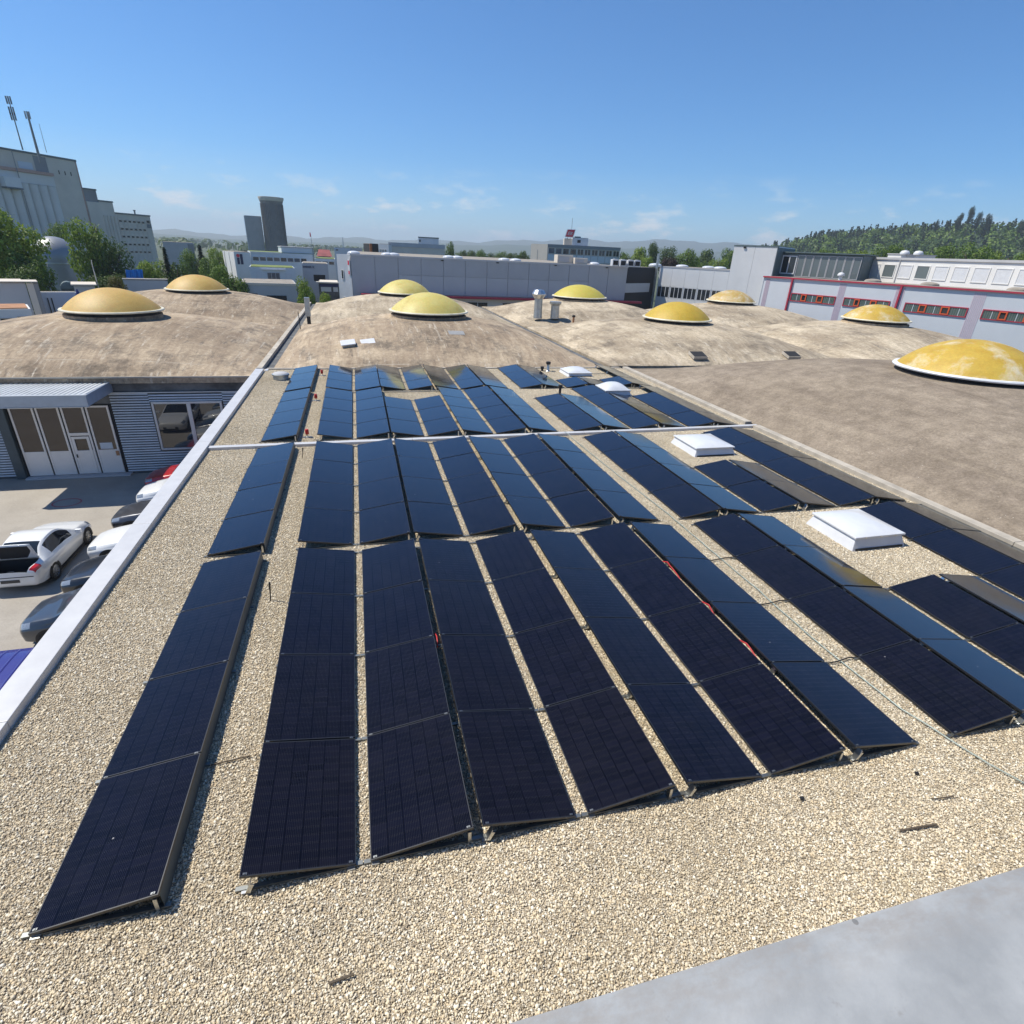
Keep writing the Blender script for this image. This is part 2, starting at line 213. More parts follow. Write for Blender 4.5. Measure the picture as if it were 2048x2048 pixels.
    MT['bluetarp'] = plain('blue_tarp', (0.01, 0.22, 0.62), 0.5, 0, 0.3, 1.5); MT['bldg_grey'] = plain('grey_render', (0.46, 0.46, 0.47), 0.8, 0, 0.08, 0.4); MT['bldg_beige'] = plain('beige_render', (0.62, 0.56, 0.48), 0.8, 0, 0.06, 0.3); MT['roofgravel'] = plain('roof_gravel', (0.28, 0.25, 0.21), 0.95, 0, 0.25, 1.0); MT['sedum'] = plain('sedum', (0.16, 0.20, 0.05), 0.95, 0, 0.5, 0.8); MT['bldg_blue'] = plain('pale_blue_render', (0.60, 0.64, 0.68), 0.7, 0, 0.05, 0.4); MT['teal_t'] = plain('slate_trim', (0.10, 0.14, 0.15), 0.6); MT['orange_b'] = plain('rust_orange', (0.45, 0.13, 0.03), 0.7); MT['redroof'] = plain('red_roof', (0.26, 0.07, 0.07), 0.85, 0, 0.3, 0.5); MT['navy'] = plain('navy_band', (0.03, 0.04, 0.16), 0.6); MT['rust'] = plain('rusty_roof', (0.40, 0.20, 0.10), 0.85, 0, 0.3, 0.6)
    MT['signred'] = plain('sign_red', (0.72, 0.02, 0.05), 0.5); MT['ink'] = plain('dark_blue_lettering', (0.015, 0.02, 0.07), 0.5)
    def leaf(name, c1, c2, c3, tr=0.35):
        k = NT(name); g = k.n('NewGeometry'); r = k.n('ValToRGB'); k.l(g.outputs['Random Per Island'], r.inputs[0]); el = r.color_ramp.elements; el[0].color = (*c1, 1); el[1].color = (*c3, 1); q = el.new(0.5); q.color = (*c2, 1)
        n = k.noise(k.world((0.5, 0.5, 0.5)), 1, 4, 0.6); c = k.mix(1.0, r.outputs[0], k.mix(n, (0.75, 0.78, 0.75), (1.25, 1.2, 1.1)), 'MULTIPLY'); k.set('Base Color', c); k.set('Roughness', 0.55); k.set('Specular IOR Level', 0.3)
        t = k.n('BsdfTranslucent'); k.l(k.mix(0.5, c, (0.10, 0.16, 0.015)), t.inputs[0]); ms = k.n('MixShader'); ms.inputs[0].default_value = tr; k.l(k.b.outputs[0], ms.inputs[1]); k.l(t.outputs[0], ms.inputs[2]); k.l(ms.outputs[0], k.out.inputs[0]); return k.m
    MT['leaf_l'] = leaf('light_leaves', (0.14, 0.22, 0.03), (0.22, 0.31, 0.045), (0.30, 0.39, 0.07)); MT['leaf_m'] = leaf('mid_leaves', (0.08, 0.145, 0.025), (0.13, 0.21, 0.035), (0.19, 0.28, 0.05)); MT['leaf_d'] = leaf('dark_leaves', (0.042, 0.08, 0.018), (0.07, 0.12, 0.027), (0.105, 0.165, 0.04), 0.28); MT['leaf_p'] = leaf('purple_leaves', (0.025, 0.012, 0.016), (0.035, 0.016, 0.02), (0.05, 0.025, 0.025), 0.15); MT['leaf_b'] = leaf('brownish_leaves', (0.06, 0.06, 0.015), (0.10, 0.085, 0.022), (0.15, 0.12, 0.035)); MT['needle'] = leaf('needles', (0.012, 0.028, 0.014), (0.02, 0.042, 0.02), (0.034, 0.06, 0.026), 0.12)
    MT['bark'] = plain('bark', (0.09, 0.07, 0.05), 0.9, 0, 0.3, 3)
    k = NT('hill_wood'); v = k.world(); a = k.noise(v, 0.012, 8, 0.7); k.set('Base Color', k.mix(a, (0.02, 0.04, 0.018), (0.05, 0.08, 0.03))); k.set('Roughness', 1.0); MT['hill'] = k.m
build_materials()

# ------------------------------------------------------------------ mesh helpers
class MB:
    def __init__(s): s.v = []; s.f = []; s.uv = None
    def add(s, vs, fs):
        o = len(s.v); s.v += [tuple(x) for x in vs]; s.f += [tuple(i+o for i in f) for f in fs]; return s
    def box(s, a, b):
        x0, y0, z0 = a; x1, y1, z1 = b
        return s.add([(x0, y0, z0), (x1, y0, z0), (x1, y1, z0), (x0, y1, z0), (x0, y0, z1), (x1, y0, z1), (x1, y1, z1), (x0, y1, z1)],
                     [(0, 3, 2, 1), (4, 5, 6, 7), (0, 1, 5, 4), (1, 2, 6, 5), (2, 3, 7, 6), (3, 0, 4, 7)])
    def obox(s, c, ax, ay, az, hx, hy, hz):
        c = Vector(c); ax, ay, az = Vector(ax), Vector(ay), Vector(az); P = []
        for k in (-1, 1):
            for i, j in ((-1, -1), (1, -1), (1, 1), (-1, 1)): P.append(c+ax*hx*i+ay*hy*j+az*hz*k)
        return s.add(P, [(0, 3, 2, 1), (4, 5, 6, 7), (0, 1, 5, 4), (1, 2, 6, 5), (2, 3, 7, 6), (3, 0, 4, 7)])
    def bar(s, a, b, w, h=None, upv=(0, 0, 1)):
        a, b = Vector(a), Vector(b); h = h or w; d = b-a; L = d.length; d.normalize(); u = Vector(upv)
        if abs(d.dot(u)) > 0.95: u = Vector((1, 0, 0))
        sd = d.cross(u).normalized(); u = sd.cross(d)
        return s.obox((a+b)/2, d, sd, u, L/2, w/2, h/2)
    def prism(s, poly, z0, z1):
        n = len(poly); vs = [(x, y, z0) for x, y in poly]+[(x, y, z1) for x, y in poly]
        return s.add(vs, [tuple(range(n-1, -1, -1)), tuple(range(n, 2*n))]+[(i, (i+1) % n, n+(i+1) % n, n+i) for i in range(n)])
    def lathe(s, prof, n=24, c=(0, 0, 0), cap=True):
        vs = []; fs = []; m = len(prof)
        for r, z in prof:
            for i in range(n): t = 2*pi*i/n; vs.append((c[0]+r*cos(t), c[1]+r*sin(t), c[2]+z))
        for j in range(m-1):
            for i in range(n): i2 = (i+1) % n; fs.append((j*n+i, j*n+i2, (j+1)*n+i2, (j+1)*n+i))
        if cap: fs.append(tuple(range(n-1, -1, -1))); fs.append(tuple((m-1)*n+i for i in range(n)))
        return s.add(vs, fs)
    def tube(s, pts, r, n=6):
        pts = [Vector(p) for p in pts]; rs = r if isinstance(r, (list, tuple)) else [r]*len(pts); vs = []; fs = []
        for k, p in enumerate(pts):
            d = (pts[min(k+1, len(pts)-1)]-pts[max(k-1, 0)]).normalized(); u = Vector((0, 0, 1)) if abs(d.z) < 0.9 else Vector((1, 0, 0)); a = d.cross(u).normalized(); b = d.cross(a)
            for i in range(n): t = 2*pi*i/n; vs.append(p+(a*cos(t)+b*sin(t))*rs[k])
        for k in range(len(pts)-1):
            for i in range(n): i2 = (i+1) % n; fs.append((k*n+i, k*n+i2, (k+1)*n+i2, (k+1)*n+i))
        fs.append(tuple(range(n-1, -1, -1))); fs.append(tuple((len(pts)-1)*n+i for i in range(n)))
        return s.add(vs, fs)
    def grid(s, fn, nu, nv):
        vs = [fn(i/nu, j/nv) for j in range(nv+1) for i in range(nu+1)]; w = nu+1
        return s.add(vs, [(j*w+i, j*w+i+1, (j+1)*w+i+1, (j+1)*w+i) for j in range(nv) for i in range(nu)])
    def mesh(s, name, smooth=False):
        me = bpy.data.meshes.new(name); me.from_pydata(s.v, [], s.f); me.update()
        if smooth:
            me.polygons.foreach_set('use_smooth', [True]*len(me.polygons))
            if smooth is not True: me.set_sharp_from_angle(angle=radians(smooth))
        return me
    def build(s, name, mat, parent=None, smooth=False, bevel=0):
        me = s.mesh(name, smooth); me.materials.append(MT[mat] if isinstance(mat, str) else mat)
        return link(name, me, parent, bevel)
def link(name, me, parent=None, bevel=0):
    o = bpy.data.objects.new(name, me); COL.objects.link(o)
    if parent: o.parent = parent
    if bevel:
        b = o.modifiers.new('bevel', 'BEVEL'); b.width = bevel; b.segments = 2; b.limit_method = 'ANGLE'; b.angle_limit = radians(40)
    return o
def tag(o, label, cat, group=None):
    o['label'] = label; o['category'] = cat
    if group: o['group'] = group
    return o
def thing(name, label, cat, loc=(0, 0, 0), rz=0, group=None):
    o = bpy.data.objects.new(name, None); COL.objects.link(o); o.location = loc; o.rotation_euler = (0, 0, rz); o.empty_display_size = 0.3
    return tag(o, label, cat, group)
def struct(o): o['kind'] = 'structure'; return o
def copy_tree(o, parent=None):
    c = o.copy(); COL.objects.link(c); c.parent = parent
    for ch in o.children: copy_tree(ch, c)
    return c
def pol(a, d): return (CAM.x+d*sin(radians(a)), CAM.y+d*cos(radians(a)))     # survey point: bearing, distance
def hz(el, d): return CAM.z+d*tan(radians(el))
ORD = ['first', 'second', 'third', 'fourth', 'fifth', 'sixth', 'seventh', 'eighth', 'ninth', 'tenth', 'eleventh', 'twelfth', 'thirteenth', 'fourteenth']
GZ = -5.15          # yard level; the gravel roof lies at 0


# ================================================================== large structure: ground, yard, flat roof, shells
gm = MB(); R = 9000; N = 48
gm.add([(0, 300, GZ-0.03)]+[(R*cos(2*pi*i/N), 300+R*sin(2*pi*i/N), GZ-0.03) for i in range(N)], [(0, i+1, (i+1) % N+1) for i in range(N)])
struct(gm.build('ground', 'ground'))
struct(MB().add([(-60, -14, GZ), (-1.7, -14, GZ), (-1.7, 27.0, GZ), (-60, 27.0, GZ)], [(0, 1, 2, 3)]).build('yard', 'yard'))

# --- the flat-roofed workshop that carries the panels
WS = thing('flat_roofed_workshop', 'low workshop with gravelled flat roof carrying the solar panels', 'building', (0, 0, 0))
MB().box((-1.72, -3.2, GZ), (18.7, 27.45, -0.12)).build('wall', 'corr', WS)
MB().box((-1.74, -3.2, -0.118), (18.72, 27.6, 0.0)).build('roof_deck', 'deck', WS)
ys = [-3.1, 2.9, 8.9, 14.9, 20.9, 26.95]
for i in range(5):      # coping sheets along the courtyard edge, butted
    MB().box((-1.86, ys[i]+0.004, -0.03), (-1.47, ys[i+1]-0.004, 0.15)).build('coping', 'coping', WS, bevel=0.008)
# joint cover across the roof
cv = MB()
for x0, x1 in ((-1.46, 4.9), (4.915, 11.3), (11.315, 19.0)):
    y0 = 14.38+0.018*(x0+1.46); y1 = 14.38+0.018*(x1+1.46)
    m = MB(); m.add([(x0, y0, 0.0), (x1, y1, 0.0), (x1, y1+0.21, 0.0), (x0, y0+0.21, 0.0), (x0, y0, 0.10), (x1, y1, 0.10), (x1, y1+0.21, 0.10), (x0, y0+0.21, 0.10)], [(0, 3, 2, 1), (4, 5, 6, 7), (0, 1, 5, 4), (1, 2, 6, 5), (2, 3, 7, 6), (3, 0, 4, 7)]); m.build('joint_cover', 'coping', WS, bevel=0.008)
for i, (a, b) in enumerate(((-3.1, 4.5), (4.51, 12.0), (12.01, 14.75), (15.25, 21.2), (21.21, 27.3))):
    xs = 18.86
    m = MB(); m.box((xs-0.15, a, -0.02), (xs+0.16, b, 0.13)); m.build('kerb', 'conc', WS, bevel=0.012)
MB().box((-1.4, 27.42, -0.01), (18.6, 27.6, 0.06)).build('end_strip', 'conc', WS, bevel=0.01)
MB().box((-1.46, 26.955, -0.02), (-1.30, 27.41, 0.05)).build('end_flashing', 'coping', WS, bevel=0.006)

# --- gravel: one tile of pebbles, laid over the whole roof
def make_gravel():
    TX, TY = 20.05/7, 30.3/10
    rnd = random.Random(3); ico_v = []; t = (1+sqrt(5))/2
    iv = [Vector(v).normalized() for v in ((-1, t, 0), (1, t, 0), (-1, -t, 0), (1, -t, 0), (0, -1, t), (0, 1, t), (0, -1, -t), (0, 1, -t), (t, 0, -1), (t, 0, 1), (-t, 0, -1), (-t, 0, 1))]
    fi = [(0, 11, 5), (0, 5, 1), (0, 1, 7), (0, 7, 10), (0, 10, 11), (1, 5, 9), (5, 11, 4), (11, 10, 2), (10, 7, 6), (7, 1, 8), (3, 9, 4), (3, 4, 2), (3, 2, 6), (3, 6, 8), (3, 8, 9), (4, 9, 5), (2, 4, 11), (6, 2, 10), (8, 6, 7), (9, 8, 1)]
    V = []; F = []
    nx, ny = int(TX/0.0150), int(TY/0.0150)
    for i in range(nx):
        for j in range(ny):
            if rnd.random() < 0.06: continue
            s = 0.70+1.25*rnd.random()**2.6; a = 0.0084*s*(0.9+0.8*rnd.random()); b = a*(0.5+0.35*rnd.random()); c = b*(0.5+0.4*rnd.random())
            x = (i+0.5+rnd.uniform(-0.5, 0.5))*TX/nx; y = (j+0.5+rnd.uniform(-0.5, 0.5))*TY/ny; z = rnd.uniform(-0.004, 0.012)
            rot = Euler((rnd.gauss(0, 0.3), rnd.gauss(0, 0.3), rnd.random()*6.28)).to_matrix(); o = len(V)
            for v in iv:
                w = rot @ Vector((v.x*a, v.y*b, v.z*c))*(1+rnd.uniform(-0.12, 0.12)); V.append((x+w.x-TX/2, y+w.y-TY/2, z+w.z))
            F += [(p+o, q+o, r+o) for p, q, r in fi]
    me = bpy.data.meshes.new('gravel'); me.from_pydata(V, [], F); me.polygons.foreach_set('use_smooth', [True]*len(F)); me.materials.append(MT['stone'])
    o = bpy.data.objects.new('gravel', me); COL.objects.link(o); o['kind'] = 'stuff'; o['label'] = 'beige round gravel covering the flat roof'; o['category'] = 'gravel'
    ng = bpy.data.node_groups.new('lay_gravel', 'GeometryNodeTree'); ng.interface.new_socket('Geometry', in_out='INPUT', socket_type='NodeSocketGeometry'); ng.interface.new_socket('Geometry', in_out='OUTPUT', socket_type='NodeSocketGeometry')
    gi = ng.nodes.new('NodeGroupInput'); go = ng.nodes.new('NodeGroupOutput'); gr = ng.nodes.new('GeometryNodeMeshGrid')
    gr.inputs['Size X'].default_value = TX*6; gr.inputs['Size Y'].default_value = TY*9; gr.inputs['Vertices X'].default_value = 7; gr.inputs['Vertices Y'].default_value = 10
    tr = ng.nodes.new('GeometryNodeTransform'); tr.inputs['Translation'].default_value = (-1.42+TX*3.5, -2.95+TY*5, 0.004); ng.links.new(gr.outputs[0], tr.inputs[0])
    ip = ng.nodes.new('GeometryNodeInstanceOnPoints'); ng.links.new(tr.outputs[0], ip.inputs['Points']); ng.links.new(gi.outputs[0], ip.inputs['Instance'])
    ri = ng.nodes.new('FunctionNodeRandomValue'); ri.data_type = 'INT'; ri.inputs[4].default_value = 0; ri.inputs[5].default_value = 1
    mu = ng.nodes.new('ShaderNodeMath'); mu.operation = 'MULTIPLY'; mu.inputs[1].default_value = pi; ng.links.new(ri.outputs[2], mu.inputs[0]); cx = ng.nodes.new('ShaderNodeCombineXYZ'); ng.links.new(mu.outputs[0], cx.inputs[2]); ng.links.new(cx.outputs[0], ip.inputs['Rotation'])
    ng.links.new(ip.outputs[0], go.inputs[0]); md = o.modifiers.new('lay', 'NODES'); md.node_group = ng
make_gravel()

# --- the camera's parapet, sheet-metal covered
PP = thing('sheet_metal_parapet', 'broad grey zinc parapet sheet of the higher roof in the foreground', 'parapet', (0, 0, 0))
MB().box((-8, -9, -0.2), (30, -3.14, 3.40)).build('wall', 'bldg_grey', PP)
MB().box((-8.2, -9, 3.402), (10.4, -3.0, 3.50)).build('cover_sheet', 'zinc', PP, bevel=0.012)
MB().box((10.41, -9, 3.402), (30, -3.0, 3.50)).build('cover_sheet', 'zinc', PP, bevel=0.012)

# --- bubble-shell halls
def shell_hall(name, label, x0, x1, y0, y1, H, mat, ez=0.0, p=2.3, drop=0.32, wallmat='bldg_grey'):
    t = thing(name, label, 'hall', ((x0+x1)/2, (y0+y1)/2, GZ)); ox, oy, oz = (x0+x1)/2, (y0+y1)/2, GZ
    def fn(a, b):
        u, v = 2*a-1, 2*b-1
        # finer rings near the edges
        u = math.copysign(abs(u)**0.85, u); v = math.copysign(abs(v)**0.85, v)
        z = H*(1-abs(u)**p)**0.92*(1-abs(v)**p)**0.92
        return (x0+(x1-x0)*(u+1)/2-ox, y0+(y1-y0)*(v+1)/2-oy, ez+z-oz)
    m = MB(); n = 44; m.grid(fn, n, n); w = n+1
    rim = [i for i in range(n)]+[n+j*w for j in range(n)]+[n*w+n-i for i in range(n)]+[(n-j)*w for j in range(n)]
    o = len(m.v); m.v += [(m.v[i][0], m.v[i][1], ez-drop-oz) for i in rim]; q = len(rim)
    m.f += [(rim[(i+1) % q], rim[i], o+i, o+(i+1) % q) for i in range(q)]
    m.build('roof_shell', mat, t, smooth=35)
    MB().box((x0+0.25-ox, y0+0.28-oy, 0), (x1-0.25-ox, y1-0.25-oy, ez-0.2-oz)).build('wall', wallmat, t)
    return t
HA = {}
HA['L1'] = shell_hall('shell_roofed_hall', 'shell-roofed hall at left with folding gate and ribbed wall facing the yard', -21, -1.98, 26.55, 46.99, 1.72, 'shell', -0.14, wallmat='concd')
HA['L2'] = shell_hall('shell_roofed_hall', 'tan shell roof behind the gate hall, second row at left', -21, -1.98, 47.01, 66.5, 1.83, 'shell', -0.14)
HA['C1'] = shell_hall('shell_roofed_hall', 'tan shell roof directly behind the far end of the panels', -1.12, 17.55, 27.65, 46.99, 1.80, 'shell')
HA['C2'] = shell_hall('shell_roofed_hall', 'pale shell roof in the middle second row, before the grey hall', -1.12, 17.55, 47.01, 66.5, 1.80, 'shell2')
HA['R2'] = shell_hall('shell_roofed_hall', 'pale shell roof right of the middle one, with bright ochre skylight', 18.1, 37.2, 27.75, 46.99, 1.72, 'shell2', 0.08)
HA['R1'] = shell_hall('shell_roofed_hall', 'pale shell roof with two silver chimneys, second row', 18.1, 37.2, 47.01, 66.5, 1.80, 'shell2')
HA['R4'] = shell_hall('shell_roofed_hall', 'pale shell roof in front of the red-trimmed building, first row', 37.5, 56.6, 27.75, 46.99, 1.84, 'shell2', 0.05)
HA['R3'] = shell_hall('shell_roofed_hall', 'pale shell roof in front of the white tower block, second row', 37.5, 56.6, 47.01, 66.5, 1.80, 'shell2')
HA['R5'] = shell_hall('shell_roofed_hall', 'brown felted shell roof beside the panels at right', 19.06, 37.4, 0.6, 27.1, 2.22, 'felt', 0.04, p=2.15)
# valley gutters between the shells
for nm, xa, xb, lab in (('L', -1.94, -1.16, 'left valley gutter between the gate hall and the middle shells'), ('R', 17.59, 18.06, 'right valley gutter between the middle and the right-hand shells')):
    t = thing('valley_gutter', lab, 'gutter', ((xa+xb)/2, 27.6, -0.3)); ox = (xa+xb)/2
    MB().box((xa+0.01-ox, 0.05, 0), (xb-0.01-ox, 38.8, 0.14)).build('gutter_floor', 'concd', t)
    if nm == 'L':
        MB().box((xa-ox, 0.0, 0.15), (xa+0.30-ox, 38.8, 0.36)).build('upstand', 'conc', t, bevel=0.02)
    else:
        MB().box((xa+0.02-ox, 0.1, 0.141), (xb-0.1-ox, 38.8, 0.28)).build('gutter_sheet', 'concd', t, bevel=0.02)

# --- skylights on the shells
def skylight(c, zr, r, mat, label, rim='rim', h=1.18, base=0.25):
    t = thing('dome_skylight', label, 'skylight', (c[0], c[1], zr-base), random.random()*6)
    RR = (r*r+h*h)/(2*h); am = math.asin(r/RR); prof = [(RR*sin(am*(1-i/14))*0.985+0.01, RR*cos(am*(1-i/14))-(RR-h)) for i in range(15)]
    MB().lathe([(x, z+base+0.02) for x, z in prof], 56).build('dome', mat, t, smooth=60)
    MB().lathe([(r-0.16, base-0.05), (r+0.10, base-0.05), (r+0.12, base+0.0), (r+0.08, base+0.05), (r-0.05, base+0.055)], 56).build('rim', rim, t, smooth=40)
    MB().lathe([(r-0.22, -0.35), (r-0.22, base-0.051)], 48).build('kerb', 'dark', t, smooth=40)  # near-black colour paints in the shadow gap below the rim
    MB().lathe([(r-0.02, -0.5), (r-0.03, base-0.24), (r-0.22, base-0.23)], 48, cap=False).build('collar', 'shell', t, smooth=40)
    return t
SKY_G = 'dome skylights on the shell roofs'
skylight((-10.95, 36.5), 1.93, 2.58, 'grp_tan', 'tan dome skylight on the gate hall, nearest at left')
skylight((-10.75, 56.2), 1.83, 2.55, 'grp_tan', 'smaller looking tan dome skylight at left, in the second row before the trees')
skylight((8.25, 37.6), 2.12, 2.66, 'grp_yel', 'yellow dome skylight on the shell just behind the panels')
skylight((8.1, 56.7), 2.01, 2.56, 'grp_yel', 'pale yellow dome skylight half hidden behind a nearer one, before grey hall')
skylight((27.1, 57.2), 2.09, 2.9, 'grp_lem', 'lemon yellow dome skylight behind the two silver chimneys')
skylight((27.75, 37.3), 2.0, 2.56, 'grp_och', 'bright ochre dome skylight, unworn, right of the chimneys')
skylight((46.6, 57.6), 2.07, 2.75, 'grp_brn', 'brownish worn dome skylight in front of the white tower block')
skylight((47.6, 37.7), 2.22, 2.65, 'grp_worn', 'ochre dome skylight with white worn edge before the red-framed windows')
skylight((28.5, 14.25), 2.40, 2.72, 'grp_worn', 'largest ochre dome skylight with white worn patches, at right edge', 'rimw', 1.22)

# ================================================================== solar panels
PW, PL, PTILT = 1.134, 1.722, radians(9.2); PITCH = 1.742; ZLOW = 0.075
def panel_meshes():
    g = bpy.data.meshes.new('glass'); a = 0.011
    g.from_pydata([(a, a, -0.0015), (PW-a, a, -0.0015), (PW-a, PL-a, -0.0015), (a, PL-a, -0.0015)], [], [(0, 1, 2, 3)]); u = g.uv_layers.new(name='UVMap')
    for i, c in enumerate(((0.0, 0.0), (1, 0), (1, 1), (0, 1))): u.data[i].uv = c
    g.materials.append(MT['pv'])
    m = MB(); t = 0.032
    m.box((0, 0, -t), (a, PL, 0)); m.box((PW-a, 0, -t), (PW, PL, 0)); m.box((a, 0, -t), (PW-a, a, 0)); m.box((a, PL-a, -t), (PW-a, PL, 0))
    f = m.mesh('frame'); f.materials.append(MT['pvframe'])
    b = MB().box((a, a, -0.008), (PW-a, PL-a, -0.004)).mesh('backsheet'); b.materials.append(MT['black'])
    return g, f, b
PG, PF, PB = panel_meshes()
COLS = [(0, 1), (2.962, -1), (3.114, 1), (5.465, -1), (5.62, 1), (8.027, -1), (8.169, 1), (10.569, -1), (11.25, 1), (13.60, -1), (13.74, 1), (16.13, -1), (16.28, 1), (18.60, -1)]
BLOCKS = [(0.0, 0.0, 'front block'), (7.27, 0.013, 'second block'), (14.98, 0.021, 'third block'), (22.2, 0.031, 'farthest block')]
ROWS = [[4]*10+[2, 2, 4, 4], [4]*10+[2, 2, 4, 4], [4, 4, 4, 3, 3, 4, 4, 4, 3, 3, 4, 3, 3, 4], [3]*10+[1, 1, 1, 3]]
rp = random.Random(11)
def colx(c, b): return COLS[c][0]*(1-BLOCKS[b][1])
for b, (yb, sc, bl) in enumerate(BLOCKS):
    for c, (x, s) in enumerate(COLS):
        for r in range(ROWS[b][c]):
            y = yb+r*PITCH
            t = thing('solar_panel', 'black solar panel, %s from near end, %s strip from left, %s' % (ORD[r], ORD[c], bl), 'solar panel', (0, 0, 0), group='solar panels on the gravel roof')
            x0 = colx(c, b); tl = PTILT+rp.gauss(0, 0.002); jit = rp.gauss(0, 0.0015)
            if s > 0: t.location = (x0, y, ZLOW+rp.gauss(0, 0.002)); t.rotation_euler = (jit, -tl, jit*0.4)
            else: t.location = (x0, y+PL, ZLOW+rp.gauss(0, 0.002)); t.rotation_euler = (jit, -tl, pi+jit*0.4)
            link('glass', PG, t); link('frame', PF, t); link('backsheet', PB, t)
# mounting: rails, ridge brackets, clamps
m = MB(); m.box((-0.02, -0.011, -0.008), (0.02, 0.011, 0.003)); m.box((-0.007, -0.007, 0.003), (0.007, 0.007, 0.009)); CLAMP = m.mesh('clamp'); CLAMP.materials.append(MT['clamp'])
m = MB(); m.box((-0.018, -0.03, 0.03), (0.018, -0.024, 0.20)); m.box((-0.018, -0.024, 0.196), (0.018, 0.03, 0.20)); m.box((-0.018, -0.024, 0.03), (-0.012, 0.03, 0.19)); BRK = m.mesh('bracket'); BRK.materials.append(MT['alu'])
m = MB(); a = radians(24)
m.obox((0.03, -0.02, 0.115), (cos(a), 0, -sin(a)), (0, 1, 0), (sin(a), 0, cos(a)), 0.004, 0.035, 0.085); m.obox((0.045, -0.055, 0.10), (cos(a), 0, -sin(a)), (0, 1, 0), (sin(a), 0, cos(a)), 0.02, 0.004, 0.065); m.box((-0.05, -0.05, 0.028), (0.05, 0.02, 0.034)); BRK2 = m.mesh('bracket'); BRK2.materials.append(MT['alu'])
FOOT = MB().box((-0.04, -0.05, 0.0), (0.04, 0.05, 0.03)).mesh('foot'); FOOT.materials.append(MT['alu'])
UNITS = [(0,), (1,), (2, 3), (4, 5), (6, 7), (8, 9), (10, 11), (12, 13)]
UNAME = ['first strip from left', 'second strip from left', 'third and fourth strips', 'fifth and sixth strips', 'seventh and eighth strips', 'ninth and tenth strips', 'eleventh and twelfth strips', 'last two strips by the kerb']
dx = PW*cos(PTILT); dz = PW*sin(PTILT)
for b, (yb, sc, bl) in enumerate(BLOCKS):
    for ui, un in enumerate(UNITS):
        xa = min(colx(c, b)-(dx if COLS[c][1] < 0 else 0) for c in un); xb = max(colx(c, b)+(dx if COLS[c][1] > 0 else 0) for c in un)
        t = thing('mounting_frame', 'aluminium mounting rails and clamps under the %s, %s' % (UNAME[ui], bl), 'mounting frame', (xa, yb, 0), group='panel mounting frames')
        nr = max(ROWS[b][c] for c in un)
        for j in range(nr+1):
            y = j*PITCH-0.01+(0.035 if j == 0 else (-0.03 if j == nr else 0))
            MB().box((-0.07, y-0.022, 0.016), (xb-xa+0.07, y+0.022, 0.044)).build('rail', 'rail', t)
            for c in un:
                if j > ROWS[b][c]: continue
                s = COLS[c][1]; xl = colx(c, b)-xa
                for fr in (0.045, 0.955):
                    o = link('clamp', CLAMP, t); o.location = (xl+s*dx*fr, y if 0 < j < ROWS[b][c] else y, ZLOW+dz*fr+0.006); o.rotation_euler = (0, -s*PTILT, 0)
                br = BRK2 if s < 0 else BRK
                o = link('bracket', br, t); o.location = (xl+s*(dx-0.04), y-0.005, 0)
                o = link('foot', FOOT, t); o.location = (xl+s*0.05, y, 0.0)
    # wind plate behind the first strip
    t = tag(MB().add([(dx*(1-sc*0)+0.004, yb+0.02, ZLOW+dz-0.02), (dx+0.016, yb+0.02, 0.03), (dx+0.016, yb+ROWS[b][0]*PITCH-0.04, 0.03), (dx+0.004, yb+ROWS[b][0]*PITCH-0.04, ZLOW+dz-0.02), (dx-0.0, yb+0.02, ZLOW+dz-0.022), (dx+0.010, yb+0.02, 0.028), (dx+0.010, yb+ROWS[b][0]*PITCH-0.04, 0.028), (dx-0.0, yb+ROWS[b][0]*PITCH-0.04, ZLOW+dz-0.022)], [(0, 1, 2, 3), (7, 6, 5, 4), (0, 4, 5, 1), (2, 6, 7, 3), (1, 5, 6, 2), (3, 7, 4, 0)]).build('wind_plate', 'alud'), 'dark grey wind plate along the back of the leftmost strip, %s' % bl, 'wind plate', 'wind plates')

# ================================================================== small things on the gravel roof
def roof_hatch(x0, x1, y0, y1, h, bulge, label):
    cx, cy = (x0+x1)/2, (y0+y1)/2; t = thing('roof_light', label, 'roof light', (cx, cy, 0), group='square white roof lights'); hx, hy = (x1-x0)/2, (y1-y0)/2
    m = MB(); e = 0.05
    m.add([(-hx-e, -hy-e, 0), (hx+e, -hy-e, 0), (hx+e, hy+e, 0), (-hx-e, hy+e, 0), (-hx+e, -hy+e, h), (hx-e, -hy+e, h), (hx-e, hy-e, h), (-hx+e, hy-e, h)], [(4, 5, 6, 7), (0, 1, 5, 4), (1, 2, 6, 5), (2, 3, 7, 6), (3, 0, 4, 7)]); m.build('upstand', 'white', t, bevel=0.015)
    MB().box((-hx, -hy, h+0.002), (hx, hy, h+0.055)).build('frame', 'white', t, bevel=0.012)
    m = MB(); m.grid(lambda a, b: ((2*a-1)*(hx-0.02), (2*b-1)*(hy-0.02), h+0.056+bulge*(1-abs(2*a-1)**2.6)*(1-abs(2*b-1)**2.6)), 20, 20); m.build('dome', 'white_acryl', t, smooth=True)
    MB().box((-hx+0.05, -hy-0.055, 0.02), (hx-0.04, -hy-0.035, 0.065)).build('base_flashing', 'black', t)
    for sx in (-0.6, 0.0, 0.6):
        MB().box((sx*hx-0.02, -hy-0.012, h+0.01), (sx*hx+0.02, -hy-0.001, h+0.05)).build('latch', 'alu', t)
    return t
roof_hatch(14.36, 15.84, 5.06, 6.5, 0.29, 0.10, 'white square roof light nearest the camera, between front-block strips')
roof_hatch(14.22, 15.74, 11.75, 13.3, 0.26, 0.12, 'white square roof light just before the joint cover')
